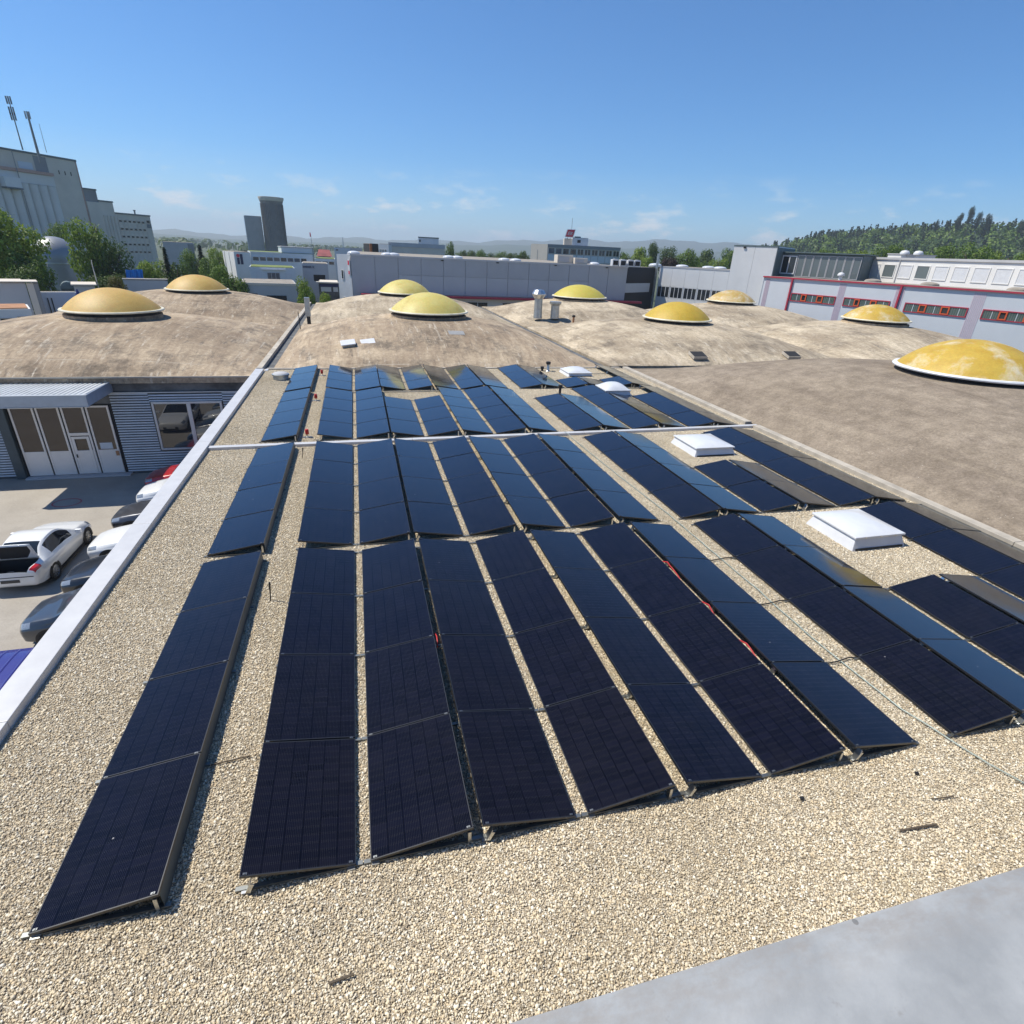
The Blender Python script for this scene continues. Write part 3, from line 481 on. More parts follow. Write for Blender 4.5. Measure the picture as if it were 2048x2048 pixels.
roof_hatch(14.62, 15.95, 20.4, 21.75, 0.24, 0.26, 'white roof light with the highest bulging dome, third block')
roof_hatch(14.4, 15.8, 25.0, 26.5, 0.16, 0.20, 'farthest white roof light at the far end of the roof')
for i, (y, w) in enumerate(((15.42, 'nearest, just behind the joint cover'), (20.55, 'middle one'), (25.75, 'farthest, at the shell roof'))):
    t = thing('anchor_post', 'roof anchor post with red cap between first strips, %s' % w, 'anchor post', (1.42, y, 0), group='red-capped anchor posts')
    MB().lathe([(0.05, 0), (0.045, 0.03), (0.022, 0.05), (0.02, 0.14)], 14).build('post', 'alu', t, smooth=40)
    MB().lathe([(0.05, 0.12), (0.062, 0.15), (0.062, 0.28), (0.05, 0.30)], 16).build('cap', 'red', t, smooth=40)
    MB().box((-0.16, -0.06, 0.002), (0.16, 0.06, 0.03)).build('base_plate', 'rail', t)
t = thing('roof_vent', 'squat round grey vent on gravel at the far left corner', 'vent', (-0.45, 25.0, 0)); MB().lathe([(0.36, 0), (0.36, 0.20), (0.39, 0.20), (0.40, 0.27), (0.36, 0.29)], 28).build('body', 'pole_grey', t, smooth=40); MB().lathe([(0.34, 0.29), (0.3, 0.33), (0.05, 0.35)], 28).build('lid', 'bldg_grey', t, smooth=60)
def black_vent(x, y, h, label, mat='black', r=0.06):
    t = thing('vent_pipe', label, 'vent pipe', (x, y, 0)); MB().lathe([(r*1.8, 0), (r*1.2, 0.06), (r, 0.08), (r, h-0.14)], 14).build('pipe', mat, t, smooth=40); MB().lathe([(r*1.5, h-0.15), (r*1.7, h-0.10), (r*1.7, h-0.01), (r*1.3, h)], 14).build('cowl', 'black', t, smooth=40)
black_vent(12.42, 20.75, 0.52, 'black vent pipe standing behind the ninth and tenth strips')
black_vent(13.72, 26.6, 0.55, 'grey vent pipe by the farthest roof light', 'pole_grey', 0.08); black_vent(13.4, 26.7, 0.26, 'short black vent stub left of the grey vent pipe')
def pin(x, y, label, lean=0.02, h=0.40):
    o = MB().tube([(0, 0, 0), (lean, 0, h*0.5), (lean*1.5, 0.01, h)], [0.011, 0.012, 0.02], 6).build('marker_pin', 'black'); o.location = (x, y, 0.0); tag(o, label, 'pin')
pin(1.45, 5.4, 'thin black pin upright in gravel right of the leftmost strip'); pin(1.41, 13.3, 'thin black pin upright just before the joint cover', 0.03, 0.34)
def cable(pts, r, mat, label, name='cable'):
    P = []
    for i in range(len(pts)-1):
        a, b = Vector(pts[i]), Vector(pts[i+1]); k = max(2, int((b-a).length/0.35))
        P += [a.lerp(b, j/k) for j in range(k)]
    P.append(Vector(pts[-1])); rr = random.Random(len(pts)); P = [p+Vector((rr.gauss(0, 0.006), 0, rr.uniform(-0.002, 0.006))) for p in P]
    tag(MB().tube(P, r, 6).build(name, mat, None, True), label, 'cable')
cable([(12.6, -2.2, 0.045), (11.6, -1.15, 0.045), (11.25, -0.5, 0.05), (10.95, 0.6, 0.045), (10.86, 2.1, 0.05), (10.9, 4.3, 0.045), (10.88, 7.6, 0.05), (10.72, 11, 0.05), (10.62, 14.0, 0.05), (10.55, 14.3, 0.145), (10.5, 14.72, 0.14)], 0.010, 'green_wire', 'thin grey-green wire along the gravel path between eighth and ninth strips', 'lightning_wire')
cable([(9.34, 1.6, 0.10), (9.37, 2.0, 0.19), (9.38, 2.25, 0.235), (9.36, 2.6, 0.12), (9.35, 3.0, 0.12), (9.38, 3.4, 0.235), (9.36, 3.8, 0.12), (9.37, 4.3, 0.15), (9.38, 4.7, 0.235), (9.38, 5.0, 0.235), (9.36, 5.3, 0.10)], 0.013, 'redcable', 'red cable in the ridge gap of the seventh and eighth strips')
cable([(4.27, 3.32, 0.12), (4.29, 3.5, 0.21), (4.28, 3.7, 0.12)], 0.011, 'redcable', 'short red cable loop in the ridge gap of the third strip')
for i, (y, w) in enumerate(((1.74, 'third row gap'), (3.48, 'middle'), (5.22, 'farther'))):
    cable([(10.5, y, 0.03), (10.8, y-0.03, 0.05), (11.1, y+0.02, 0.05), (11.3, y, 0.03)], 0.012, 'black', ['nearest black cable crossing the path under the wire', 'middle black cable crossing the path under the wire', 'third black cable crossing the path under the wire'][i])
def stick(a, b, label, w=0.02, mat='bark'):
    tag(MB().bar((a[0], a[1], 0.035), (b[0], b[1], 0.04), w, 0.012).build('wood_stick', mat), label, 'stick')
stick((1.2, 1.71), (1.66, 1.75), 'thin grey stick beside the leftmost strip', 0.014, 'bark'); stick((2.72, -1.02), (2.94, -1.0), 'short brown stick lying on gravel at the bottom'); stick((9.2, -1.0), (9.72, -1.04), 'dark flat strip lying on gravel at right', 0.02, 'bark'); stick((9.98, -0.75), (10.3, -0.78), 'thin dark strip right of a flat one on gravel', 0.012, 'bark')
for (x, y, l) in ((10.14, -0.39, 'small dark scrap near the wire'), (8.34, -0.37, 'small dark scrap before the seventh strip')):
    tag(MB().prism([(x-0.03, y-0.012), (x+0.02, y-0.02), (x+0.035, y+0.006), (x-0.012, y+0.022)], 0.03, 0.05).build('scrap', 'black'), l+' on gravel', 'scrap')

# ================================================================== gate hall front
L1 = HA['L1']
def at_world(o, par): o.location = -par.location; return o
def part(mb, name, mat, par, **k): return at_world(mb.build(name, mat, par, **k), par)
YW = 26.80
def corrugated(x0, x1, z0, z1, y, pitch=0.132, dep=0.085):
    m = MB(); n = int((z1-z0)/pitch); V = []
    for i in range(n+1):
        z = z0+i*pitch
        for dz_, dy in ((0.0, 0.0), (0.066, 0.012), (0.076, dep), (0.118, dep)):
            if z+dz_ <= z1+1e-6: V.append((z+dz_, y+dy))
    vs = [(x0, b, a) for a, b in V]+[(x1, b, a) for a, b in V]; q = len(V)
    return m.add(vs, [(i, q+i, q+i+1, i+1) for i in range(q-1)])
part(corrugated(-20.7, -13.42, -5.02, -0.98, YW-0.05), 'siding', 'corr', L1)
part(corrugated(-8.62, -6.93, -5.02, -0.98, YW-0.05), 'siding', 'corr', L1)
part(corrugated(-6.93, -3.60, -5.02, -3.96, YW-0.05), 'siding', 'corr', L1)
part(corrugated(-6.93, -3.60, -1.40, -0.98, YW-0.05), 'siding', 'corr', L1)
part(corrugated(-3.60, -2.05, -5.02, -0.98, YW-0.05), 'siding', 'corr', L1)
part(MB().box((-20.7, YW-0.09, -0.975), (-2.02, YW-0.02, -0.93)), 'drip_profile', 'winframe', L1)
part(MB().box((-20.8, 26.50, -0.20), (-1.99, 26.548, -0.13)), 'eave_strip', 'conc', L1)
part(MB().box((-13.42, YW-0.22, -5.12), (-13.02, YW-0.02, -0.99)), 'pillar', 'alud', L1, bevel=0.01)
part(MB().box((-13.0, YW-0.4, -5.14), (-8.45, YW+0.0, -5.06)), 'threshold', 'bldg_grey', L1)
part(MB().box((-13.0, YW-0.005, -5.1), (-8.66, YW+0.02, -1.5)), 'gate_backing', 'dark', L1)
# four gate leaves
gx = [-12.95, -11.88, -10.84, -9.80, -8.74]
for i in range(4):
    x0, x1 = gx[i]+0.035, gx[i+1]-0.035; lf = MB(); y0, y1 = YW-0.07, YW-0.008; zt, zm, zb = -1.56, -3.80, -5.04; fw = 0.085
    lf.box((x0, y0, zb), (x0+fw, y1, zt)); lf.box((x1-fw, y0, zb), (x1, y1, zt)); lf.box((x0+fw, y0, zt-fw), (x1-fw, y1, zt)); lf.box((x0+fw, y0+0.01, zb), (x1-fw, y1, zm))
    if i == 2: lf.box((x0+fw, y0, -3.04), (x1-fw, y1, -2.90))
    leaf = part(lf, 'gate_leaf', 'gate', L1, bevel=0.006)
    o = MB().box((x0+fw, y0+0.03, zm), (x1-fw, y0+0.04, zt-fw)).build('pane', 'gateglass', leaf)
    if i == 2:
        w = MB(); a, b = x0+fw+0.02, x1-fw-0.02
        w.box((a, y0-0.02, zb+0.04), (a+0.12, y0-0.003, -3.08)); w.box((b-0.12, y0-0.02, zb+0.04), (b, y0-0.003, -3.08)); w.box((a+0.12, y0-0.02, -3.20), (b-0.12, y0-0.003, -3.08)); w.box((a+0.12, y0-0.02, zb+0.04), (b-0.12, y0-0.003, zm)); w.build('wicket_door', 'gate', leaf, bevel=0.004)
        MB().box((a+0.04, y0-0.07, -4.15), (a+0.07, y0-0.021, -3.98)).build('handle', 'black', leaf)
    if i == 3:
        MB().box((x0+0.2, y0+0.015, -3.76), (x0+0.74, y0+0.028, -3.44)).build('notice', 'bldg_blue', leaf)
        MB().box((x1-0.17, y0-0.03, -4.12), (x1-0.03, y0-0.002, -3.88)).build('lock_box', 'rust', leaf)
# window
wf = MB(); a, b, c, d = -6.86, -3.66, -3.92, -1.42; y0, y1 = YW-0.13, YW-0.02; f = 0.10
wf.box((a, y0, c), (a+f, y1, d)); wf.box((b-f, y0, c), (b, y1, d)); wf.box((a+f, y0, d-f), (b-f, y1, d)); wf.box((a+f, y0, c), (b-f, y1, c+f)); wf.box((-5.29, y0, c+f), (-5.11, y1, d-f))
wn = part(wf, 'window', 'winframe', L1, bevel=0.006)
MB().box((a+f, y0+0.05, c+f), (-5.29, y0+0.06, d-f)).build('pane', 'winglass', wn); MB().box((-5.11, y0+0.05, c+f), (b-f, y0+0.06, d-f)).build('pane', 'winglass', wn)
# canopy
cp = MB(); n = 58; X0, X1 = -13.25, -8.42
vs = []
xx = []; x = X0
while x < X1-0.01:
    for o_, z_ in ((0.0, 0.0), (0.075, 0.0), (0.10, 0.032), (0.175, 0.032)): xx.append((min(x+o_, X1), z_))
    x += 0.20
n = len(xx)-1
for x, dz_ in xx: vs += [(x, 23.98, -0.405+dz_), (x, 26.72, -0.445+dz_)]
cp.add(vs, [(2*i, 2*i+2, 2*i+3, 2*i+1) for i in range(n)]); canopy = part(cp, 'canopy', 'corrroof', L1)
MB().box((X0, 23.86, -0.88), (X1+0.06, 23.97, -0.385)).build('fascia', 'canopyframe', canopy, bevel=0.01)
MB().box((X1, 23.975, -0.88), (X1+0.06, 26.72, -0.385)).build('fascia', 'canopyframe', canopy, bevel=0.01)
MB().box((X0, 23.84, -0.395), (X1+0.075, 23.99, -0.372)).build('edge_trim', 'winframe', canopy)
MB().box((X0, 23.84, -0.90), (X1+0.075, 23.99, -0.881)).build('edge_trim', 'winframe', canopy)
MB().box((X0+0.01, 23.98, -0.86), (X1-0.01, 26.70, -0.80)).build('soffit', 'bldg_grey', canopy)
# painted oval on the asphalt
ov = MB(); NN = 40
for i in range(NN):
    t0, t1 = 2*pi*i/NN, 2*pi*(i+1)/NN
    P = [(-10.05+(0.52+w)*cos(t), 23.28+(0.42+w)*sin(t), GZ+0.005) for w in (0, 0.06) for t in (t0, t1)]
    ov.add(P, [(0, 1, 3, 2)])
ov = tag(ov.build('painted_oval', 'redtrim'), 'faded red painted oval on the yard in the canopy shadow', 'marking')

# ================================================================== cars
def spl(keys, x):
    n = len(keys)
    if x <= keys[0][0]: return keys[0][1:]
    for i in range(n-1):
        if keys[i][0] <= x <= keys[i+1][0]:
            a, b = keys[i], keys[i+1]; t = (x-a[0])/(b[0]-a[0]); out = []
            for j in range(1, len(a)):
                m0 = (b[j]-keys[i-1][j])/(b[0]-keys[i-1][0]) if i > 0 else (b[j]-a[j])/(b[0]-a[0])
                m1 = (keys[i+2][j]-a[j])/(keys[i+2][0]-a[0]) if i < n-2 else (b[j]-a[j])/(b[0]-a[0])
                h = b[0]-a[0]; t2, t3 = t*t, t*t*t
                out.append((2*t3-3*t2+1)*a[j]+(t3-2*t2+t)*h*m0*0.8+(-2*t3+3*t2)*b[j]+(t3-t2)*h*m1*0.8)
            return out
    return keys[-1][1:]
SEDAN = [(0, .34, .46, .52, .52, .60, .42), (.05, .26, .66, .56, .68, .655, .54), (.16, .21, .76, .60, .78, .71, .62), (.5, .19, .82, .67, .86, .80, .70), (.9, .19, .84, .72, .885, .87, .74), (1.28, .19, .84, .77, .89, .94, .76), (2.02, .19, .84, .84, .90, 1.36, .60), (2.5, .19, .84, .86, .90, 1.42, .585), (3.0, .19, .84, .88, .90, 1.405, .58), (3.42, .19, .84, .90, .90, 1.32, .585), (3.95, .21, .83, .93, .88, 1.04, .68), (4.25, .24, .80, .92, .84, .98, .66), (4.38, .30, .74, .86, .78, .93, .60), (4.44, .40, .66, .74, .68, .80, .52)]
COUPE = [(0, .32, .46, .50, .52, .57, .42), (.05, .25, .66, .54, .68, .63, .54), (.16, .20, .76, .58, .78, .69, .62), (.5, .18, .82, .66, .85, .78, .70), (.9, .18, .84, .71, .875, .86, .74), (1.40, .18, .84, .77, .875, .93, .76), (2.12, .18, .84, .84, .88, 1.33, .60), (2.5, .18, .84, .86, .885, 1.40, .575), (2.95, .18, .84, .885, .89, 1.37, .56), (3.35, .18, .85, .90, .895, 1.26, .58), (3.78, .20, .85, .93, .89, 1.03, .70), (4.12, .23, .82, .94, .86, .99, .68), (4.30, .28, .77, .90, .80, .955, .62), (4.37, .38, .70, .78, .72, .82, .54)]
HATCH = [(0, .36, .46, .56, .52, .66, .42), (.05, .27, .66, .62, .68, .74, .54), (.16, .22, .76, .67, .78, .81, .62), (.5, .20, .81, .74, .85, .90, .70), (.8, .20, .83, .79, .875, .96, .74), (1.05, .20, .83, .83, .88, 1.02, .76), (1.85, .20, .83, .90, .885, 1.46, .62), (2.4, .20, .83, .92, .885, 1.51, .60), (3.2, .20, .83, .95, .885, 1.48, .585), (3.75, .22, .82, .97, .87, 1.38, .57), (4.0, .24, .80, .96, .85, 1.10, .66), (4.1, .30, .76, .90, .80, .97, .62), (4.14, .42, .70, .80, .72, .85, .52)]
def wheel(par, x, y, side, r=0.325):
    w = MB(); s = side
    def ring(prof, n=28):
        vs = []; fs = []; m = len(prof)
        for rr, yy in prof:
            for i in range(n): t = 2*pi*i/n; vs.append((x+rr*cos(t), y+s*yy, r+rr*sin(t)))
        for j in range(m-1):
            for i in range(n): fs.append((j*n+i, j*n+(i+1) % n, (j+1)*n+(i+1) % n, (j+1)*n+i))
        return vs, fs
    ty = MB().add(*ring([(r*0.66, 0.0), (r*0.72, 0.01), (r*0.95, 0.0), (r, -0.03), (r, -0.19), (r*0.9, -0.21)])).build('wheel', 'tyre', par, smooth=40)
    rm = MB().add(*ring([(r*0.70, -0.01), (r*0.66, -0.015), (r*0.62, -0.05)])); rm.add(*ring([(0.055, -0.01), (0.05, 0.0), (0.01, 0.0)], 14))
    for k in range(10):
        t = 2*pi*k/10; c, q = cos(t), sin(t); rm.obox((x+c*r*0.36, y-s*0.02, r+q*r*0.36), (c, 0, q), (-q, 0, c), (0, 1, 0), r*0.30, 0.014, 0.008)
    rm.build('rim', 'rimalu', ty, smooth=40)
    MB().add(*ring([(r*0.62, -0.06), (0.02, -0.06)])).build('brake_disc', 'dark', ty)
def car(name, label, keys, mat, loc, rz, ax=(0.84, 3.42), ws=(1.30, 2.0), sw=(1.62, 3.62), rw=(3.44, 3.93), split=(2.52, 2.62), trunk=None, body_mat=None):
    t = thing(name, label, 'car', loc, rz, 'cars parked in the yard'); L = keys[-1][0]
    xs = sorted(set(x for x in [k[0] for k in keys]+[L*i/64 for i in range(65)]+list(ws)+list(sw)+list(rw)+list(split)+[0.03, 0.06, 0.09, 0.12, 0.36, L-0.30, L-0.03] if x <= L))
    ringn = 0; rows = []
    for x in xs:
        zb, wb, zm, wm, zt, wt = spl(keys, x); zc = zt+0.035*min(1, wt/0.5)
        half = [(0, zb), (wb*0.82, zb), (wb*0.97, zb+0.05), (wb*1.0, zb+0.16), (wm*1.0, zb*0.45+zm*0.55), (wm*1.005, zm-0.07), (wm*0.985, zm-0.015), (wm*0.955, zm+0.012)]
        a = half[-1]; b = (wt, zt)
        for q in (0.12, 0.5, 0.88, 1.0): half.append((a[0]+(b[0]-a[0])*q+0.02*sin(pi*q), a[1]+(b[1]-a[1])*q))
        half += [(wt*0.93, zt+(zc-zt)*0.35), (wt*0.6, zt+(zc-zt)*0.8), (0, zc)]
        full = half+[(-p[0], p[1]) for p in half[-2:0:-1]]; rows.append([(x, p[0], p[1]) for p in full]); ringn = len(full); H = len(half)
    V = [p for r in rows for p in r]; parts = {'body': [], 'windscreen': [], 'side_window': [], 'rear_window': [], 'cut': [], 'sw0': [], 'sw1': [], 'hl0': [], 'hl1': [], 'tl0': [], 'tl1': []}
    for i in range(len(xs)-1):
        xm = (xs[i]+xs[i+1])/2
        for j in range(ringn):
            jj = j if j < H-1 else ringn-1-j   # mirrored band index
            f = (i*ringn+j, i*ringn+(j+1) % ringn, (i+1)*ringn+(j+1) % ringn, (i+1)*ringn+j)[::-1]; key = 'body'
            if jj >= 12 and ws[0] <= xm <= ws[1]: key = 'windscreen'
            elif jj >= 12 and rw[0] <= xm <= rw[1]: key = 'rear_window'
            elif jj in (8, 9) and sw[0] <= xm <= sw[1] and not split[0] <= xm <= split[1]: key = 'sw%d' % (j < H-1)
            if jj in (7, 8, 9, 10) and 0.09 <= xm <= 0.42: key = 'hl%d' % (j < H-1)
            if jj in (5, 6, 7, 8, 9) and L-0.30 <= xm <= L-0.03: key = 'tl%d' % (j < H-1)
            if trunk and jj >= 11 and xm > trunk: key = 'cut'
            parts[key].append(f)
    parts['body'].append(tuple(range(ringn))); parts['body'].append(tuple((len(xs)-1)*ringn+i for i in range(ringn))[::-1])
    for key in ('body', 'windscreen', 'sw0', 'sw1', 'rear_window', 'hl0', 'hl1', 'tl0', 'tl1'):
        fs = parts[key]; used = sorted(set(i for f in fs for i in f)); mp_ = {u: k for k, u in enumerate(used)}; m = MB(); m.add([V[u] for u in used], [tuple(mp_[i] for i in f) for f in fs])
        m.build({'hl': 'headlight', 'tl': 'tail_light', 'sw': 'side_window'}.get(key[:2], key) if key[-1] in '01' else key, (body_mat or mat) if key == 'body' else {'hl': 'lamp', 'tl': 'tail'}.get(key[:2], 'carglass') if key[-1] in '01' else 'carglass', t, smooth=35)
    wy = max(k[4] for k in keys)-0.005
    for x in ax:
        for s in (1, -1):
            arch = MB(); n = 18; vs = []; fs = []
            for rr in (0.30, 0.375):
                for i in range(n+1): a = -0.25+(pi+0.5)*i/n; vs.append((x+rr*cos(a), s*(wy+0.004), 0.325+rr*sin(a)))
            fs = [(i, i+1, n+2+i, n+1+i) for i in range(n)]
            arch.add(vs, fs).build('wheel_arch', 'black', t)
            wheel(t, x, s*(wy+0.008), s)
    zb, wb, zm, wm, zt, wt = spl(keys, 0.16)
    for s in (1, -1):
        MB().obox((1.62, s*(wm+0.24), 1.0-0.02), (1, 0, 0), (0, 1, 0), (0, 0, 1), 0.06, 0.10, 0.065).build('wing_mirror', body_mat or mat, t, bevel=0.02)
    MB().box((-0.015, -0.42, 0.22), (0.05, 0.42, 0.42)).build('grille', 'black', t, bevel=0.01); MB().box((-0.03, -0.24, 0.33), (-0.016, 0.24, 0.43)).build('number_plate', 'white', t)
    MB().box((0.5, -wy+0.02, 0.155), (L-0.5, wy-0.02, 0.20)).build('underbody', 'black', t)
    return t
NX = -6.82
car('parked_car', 'dark blue-grey car with round nose, nearest of the row beside the roof edge', HATCH, 'car_blue', (NX, 12.85, GZ), 0)
car('parked_car', 'black car in the row, between dark blue-grey and white ones', SEDAN, 'car_black', (NX, 15.35, GZ), 0)
car('parked_car', 'white car nose-out in the row beside the open coupe front', SEDAN, 'car_white', (NX-0.1, 17.75, GZ), 0)
car('parked_car', 'grey saloon between two white cars in the row', SEDAN, 'car_grey', (NX-0.15, 20.2, GZ), 0)
car('parked_car', 'white car with black bonnet edge next to the red one', HATCH, 'car_white', (NX+0.1, 22.4, GZ), 0)
car('parked_car', 'red car with dark roof by the ribbed wall', SEDAN, 'car_red', (NX-0.2, 24.55, GZ), 0)
cu = car('parked_car', 'white coupe with open boot standing alone in the yard', COUPE, 'car_white', (-8.42, 19.72, GZ), radians(-90)-0.01, ax=(0.80, 3.45), ws=(1.42, 2.1), sw=(1.75, 3.25), rw=(3.1, 3.66), split=(9, 9.1), trunk=3.72)
# open boot: dark well, raised lid, load
b = MB(); b.add([(3.70, -0.68, 1.0), (3.70, 0.68, 1.0), (4.33, 0.60, 0.86), (4.33, -0.60, 0.86), (3.70, -0.60, 0.45), (3.70, 0.60, 0.45), (4.26, 0.56, 0.45), (4.26, -0.56, 0.45)], [(0, 1, 5, 4), (1, 2, 6, 5), (2, 3, 7, 6), (3, 0, 4, 7), (4, 5, 6, 7)]); b.build('boot_well', 'dark', cu)
ld = MB(); ld.grid(lambda a, q: (3.72+0.16*a+0.02*(2*q-1)**2, (2*q-1)*(0.70-0.06*a), 1.03+0.62*a), 8, 10); o = ld.build('boot_lid', 'car_white', cu, smooth=True); sm = o.modifiers.new('solid', 'SOLIDIFY'); sm.thickness = 0.035
MB().add([(3.775, -0.62, 1.08), (3.775, 0.62, 1.08), (3.92, 0.56, 1.58), (3.92, -0.56, 1.58)], [(0, 1, 2, 3)]).build('lid_lining', 'dark', o)
bm = MB().lathe([(0.02, 0), (0.16, 0.02), (0.2, 0.12), (0.12, 0.24), (0.02, 0.27)], 12); o = bm.build('shopping_bag', 'white', None, True); tag(o, 'pale bag lying in the open boot of the white coupe', 'bag'); o.location = (-8.62, 15.72, GZ+0.46); o.scale = (1.3, 0.8, 0.8)
MB().box((4.365, -0.27, 0.46), (4.385, 0.27, 0.57)).build('number_plate', 'plate', cu); MB().obox((4.25, 0, 0.66), (1, 0, 0), (0, 1, 0), (0, 0, 1), 0.13, 0.70, 0.012).build('bumper_strip', 'black', cu)
# van
vn = thing('delivery_van', 'purple-blue van with ribbed roof at the bottom of the yard, left edge', 'van', (-7.3, 8.45, GZ)); 
m = MB(); m.grid(lambda a, q: (0.0+4.9*a, 0.95*math.copysign(min(1, abs(2*q-1)*1.0), 2*q-1)*(1-0.0), 2.02-0.10*abs(2*q-1)**4), 30, 14); m.build('roof', 'van_purple', vn, smooth=True)
MB().box((0.0, -0.95, 0.35), (4.9, 0.95, 1.915)).build('body', 'van_purple', vn, bevel=0.06)
for i in range(17): MB().grid(lambda a, q: (0.25+i*0.28+0.03*(2*a-1), 0.86*(2*q-1), 2.024-0.10*abs(0.905*(2*q-1))**4+0.014*(1-abs(2*a-1))), 4, 12).build('roof_rib', 'van_purple', vn, smooth=True)
for x in (0.85, 4.0):
    for s in (1, -1): wheel(vn, x, s*0.96, s, 0.34)
MB().box((0.9, -0.958, 1.2), (2.0, 0.958, 1.75)).build('side_window', 'carglass', vn)

# ================================================================== vents and hatches on the shells
def shell_z(key, x, y):
    o = HA[key].children[0]; return None
t = thing('chimney', 'silver chimney with faceted rain cowl on the pale shell', 'chimney', (19.95, 49.2, 0.55))
MB().lathe([(0.42, 0.0), (0.40, 0.35), (0.38, 0.9), (0.40, 0.905), (0.40, 0.93), (0.38, 0.935), (0.38, 1.75)], 24).build('flue', 'pole_grey', t, smooth=30)
MB().lathe([(0.40, 1.76), (0.44, 1.78), (0.66, 2.12), (0.66, 2.18), (0.44, 2.52), (0.10, 2.56)], 12).build('cowl', 'alu', t, smooth=25)
t = thing('chimney', 'shorter silver chimney with flat wide head, right of the cowled one', 'chimney', (21.55, 48.9, 0.6))
MB().lathe([(0.42, 0.0), (0.40, 0.6), (0.42, 0.605), (0.42, 0.63), (0.40, 0.635), (0.40, 1.15)], 24).build('flue', 'pole_grey', t, smooth=30); MB().lathe([(0.41, 1.152), (0.56, 1.36), (0.56, 1.50), (0.50, 1.51)], 24).build('head', 'pole_grey', t, smooth=30)
for x, y, z, l in ((20.0, 49.2, 0.5, 'first'), (21.55, 48.9, 0.55, 'second')):
    pass
t = thing('vent_pipe', 'small rusty vent pipe on the pale shell right of the chimneys', 'vent pipe', (23.0, 47.6, 0.12)); MB().lathe([(0.10, 0), (0.10, 0.75)], 12).build('pipe', 'rust', t, smooth=30); MB().lathe([(0.14, 0.752), (0.16, 0.8), (0.16, 0.9), (0.08, 0.95)], 12).build('cowl', 'black', t, smooth=30); MB().lathe([(0.5, -0.1), (0.32, 0.08), (0.101, 0.12)], 16, cap=False).build('flange', 'conc', t, smooth=40)
t = thing('vent_box', 'tall square grey vent duct standing at the left valley gutter', 'vent', (-0.55, 46.4, -0.1)); MB().box((-0.2, -0.2, 0.75), (0.2, 0.2, 2.2)).build('duct', 'pole_grey', t, bevel=0.02); MB().lathe([(0.15, 0), (0.15, 0.75)], 14).build('stub', 'black', t, smooth=30)
tag(MB().tube([(-0.95, 43.0, -0.1), (-1.0, 43.0, 1.35)], 0.03, 6).build('thin_pole', 'black'), 'thin dark pole at the left valley gutter', 'pole')
for x, y, l in ((2.72, 30.55, 'left one of two flat white hatch covers on the middle shell'), (3.85, 30.95, 'right one of two flat white hatch covers on the middle shell')):
    t = thing('hatch_cover', l, 'hatch', (x, y, 0.82), 0.08, 'flat white hatch covers'); t.rotation_euler = (0.25, -0.12, 0.06)
    MB().box((-0.42, -0.36, 0.09), (0.42, 0.36, 0.16)).build('lid', 'white', t, bevel=0.03); MB().box((-0.36, -0.3, -0.25), (0.36, 0.3, 0.088)).build('collar', 'conc', t)
tag(MB().obox((9.3, 32.0, 1.36), Vector((1, 0, -0.01)).normalized(), Vector((0, 1, 0.2)).normalized(), Vector((0, -0.2, 1)).normalized(), 0.5, 0.35, 0.015).build('roof_patch', 'zinc'), 'thin grey metal patch sheet on the middle shell below its skylight', 'patch')
for x, y, z, l in ((24.6, 28.6, 0.63, 'dark square opening in the pale shell, left one'), (31.9, 28.7, 0.65, 'dark square opening in the pale shell, right one')):
    t = thing('roof_opening', l, 'opening', (x, y, z), 0, 'dark square openings'); t.rotation_euler = (0.30, 0, 0); MB().box((-0.46, -0.36, -0.12), (0.46, 0.36, 0.05)).build('cover', 'dark', t, bevel=0.01); MB().box((-0.50, -0.40, -0.14), (0.50, 0.40, 0.03)).build('kerb', 'conc', t)

# ================================================================== background buildings
def front(name, label, cat, p0, p1, depth, z0, z1, mat, roof='roofgravel', group=None):
    d = Vector((p1[0]-p0[0], p1[1]-p0[1])); L = d.length
    t = thing(name, label, cat, (p0[0], p0[1], z0), atan2(d.y, d.x), group); h = z1-z0
    MB().box((0, 0, 0), (L, depth, h)).build('wall', mat, t); MB().box((0.15, 0.15, h+0.002), (L-0.15, depth-0.15, h+0.08)).build('roof', roof, t)
    return t, L, h
def win(t, x0, x1, z0, z1, fm='winframe', gm_='dglass', n=1, f=0.09, y=0.0, nm='window'):
    m = MB(); ya, yb = y-0.07, y-0.003
    m.box((x0, ya, z0), (x0+f, yb, z1)); m.box((x1-f, ya, z0), (x1, yb, z1)); m.box((x0+f, ya, z1-f), (x1-f, yb, z1)); m.box((x0+f, ya, z0), (x1-f, yb, z0+f))
    for i in range(1, n): xm = x0+(x1-x0)*i/n; m.box((xm-f/2, ya, z0+f), (xm+f/2, yb, z1-f))
    o = m.build(nm, fm, t)
    for i in range(n):
        a = x0+(x1-x0)*i/n+(f if i == 0 else f/2); b = x0+(x1-x0)*(i+1)/n-(f if i == n-1 else f/2)
        MB().box((a, y-0.03, z0+f), (b, y-0.02, z1-f)).build('pane', gm_, o)
    return o
def pc(t, name, mat, a, b, **k): return MB().box(a, b).build(name, mat, t, **k)

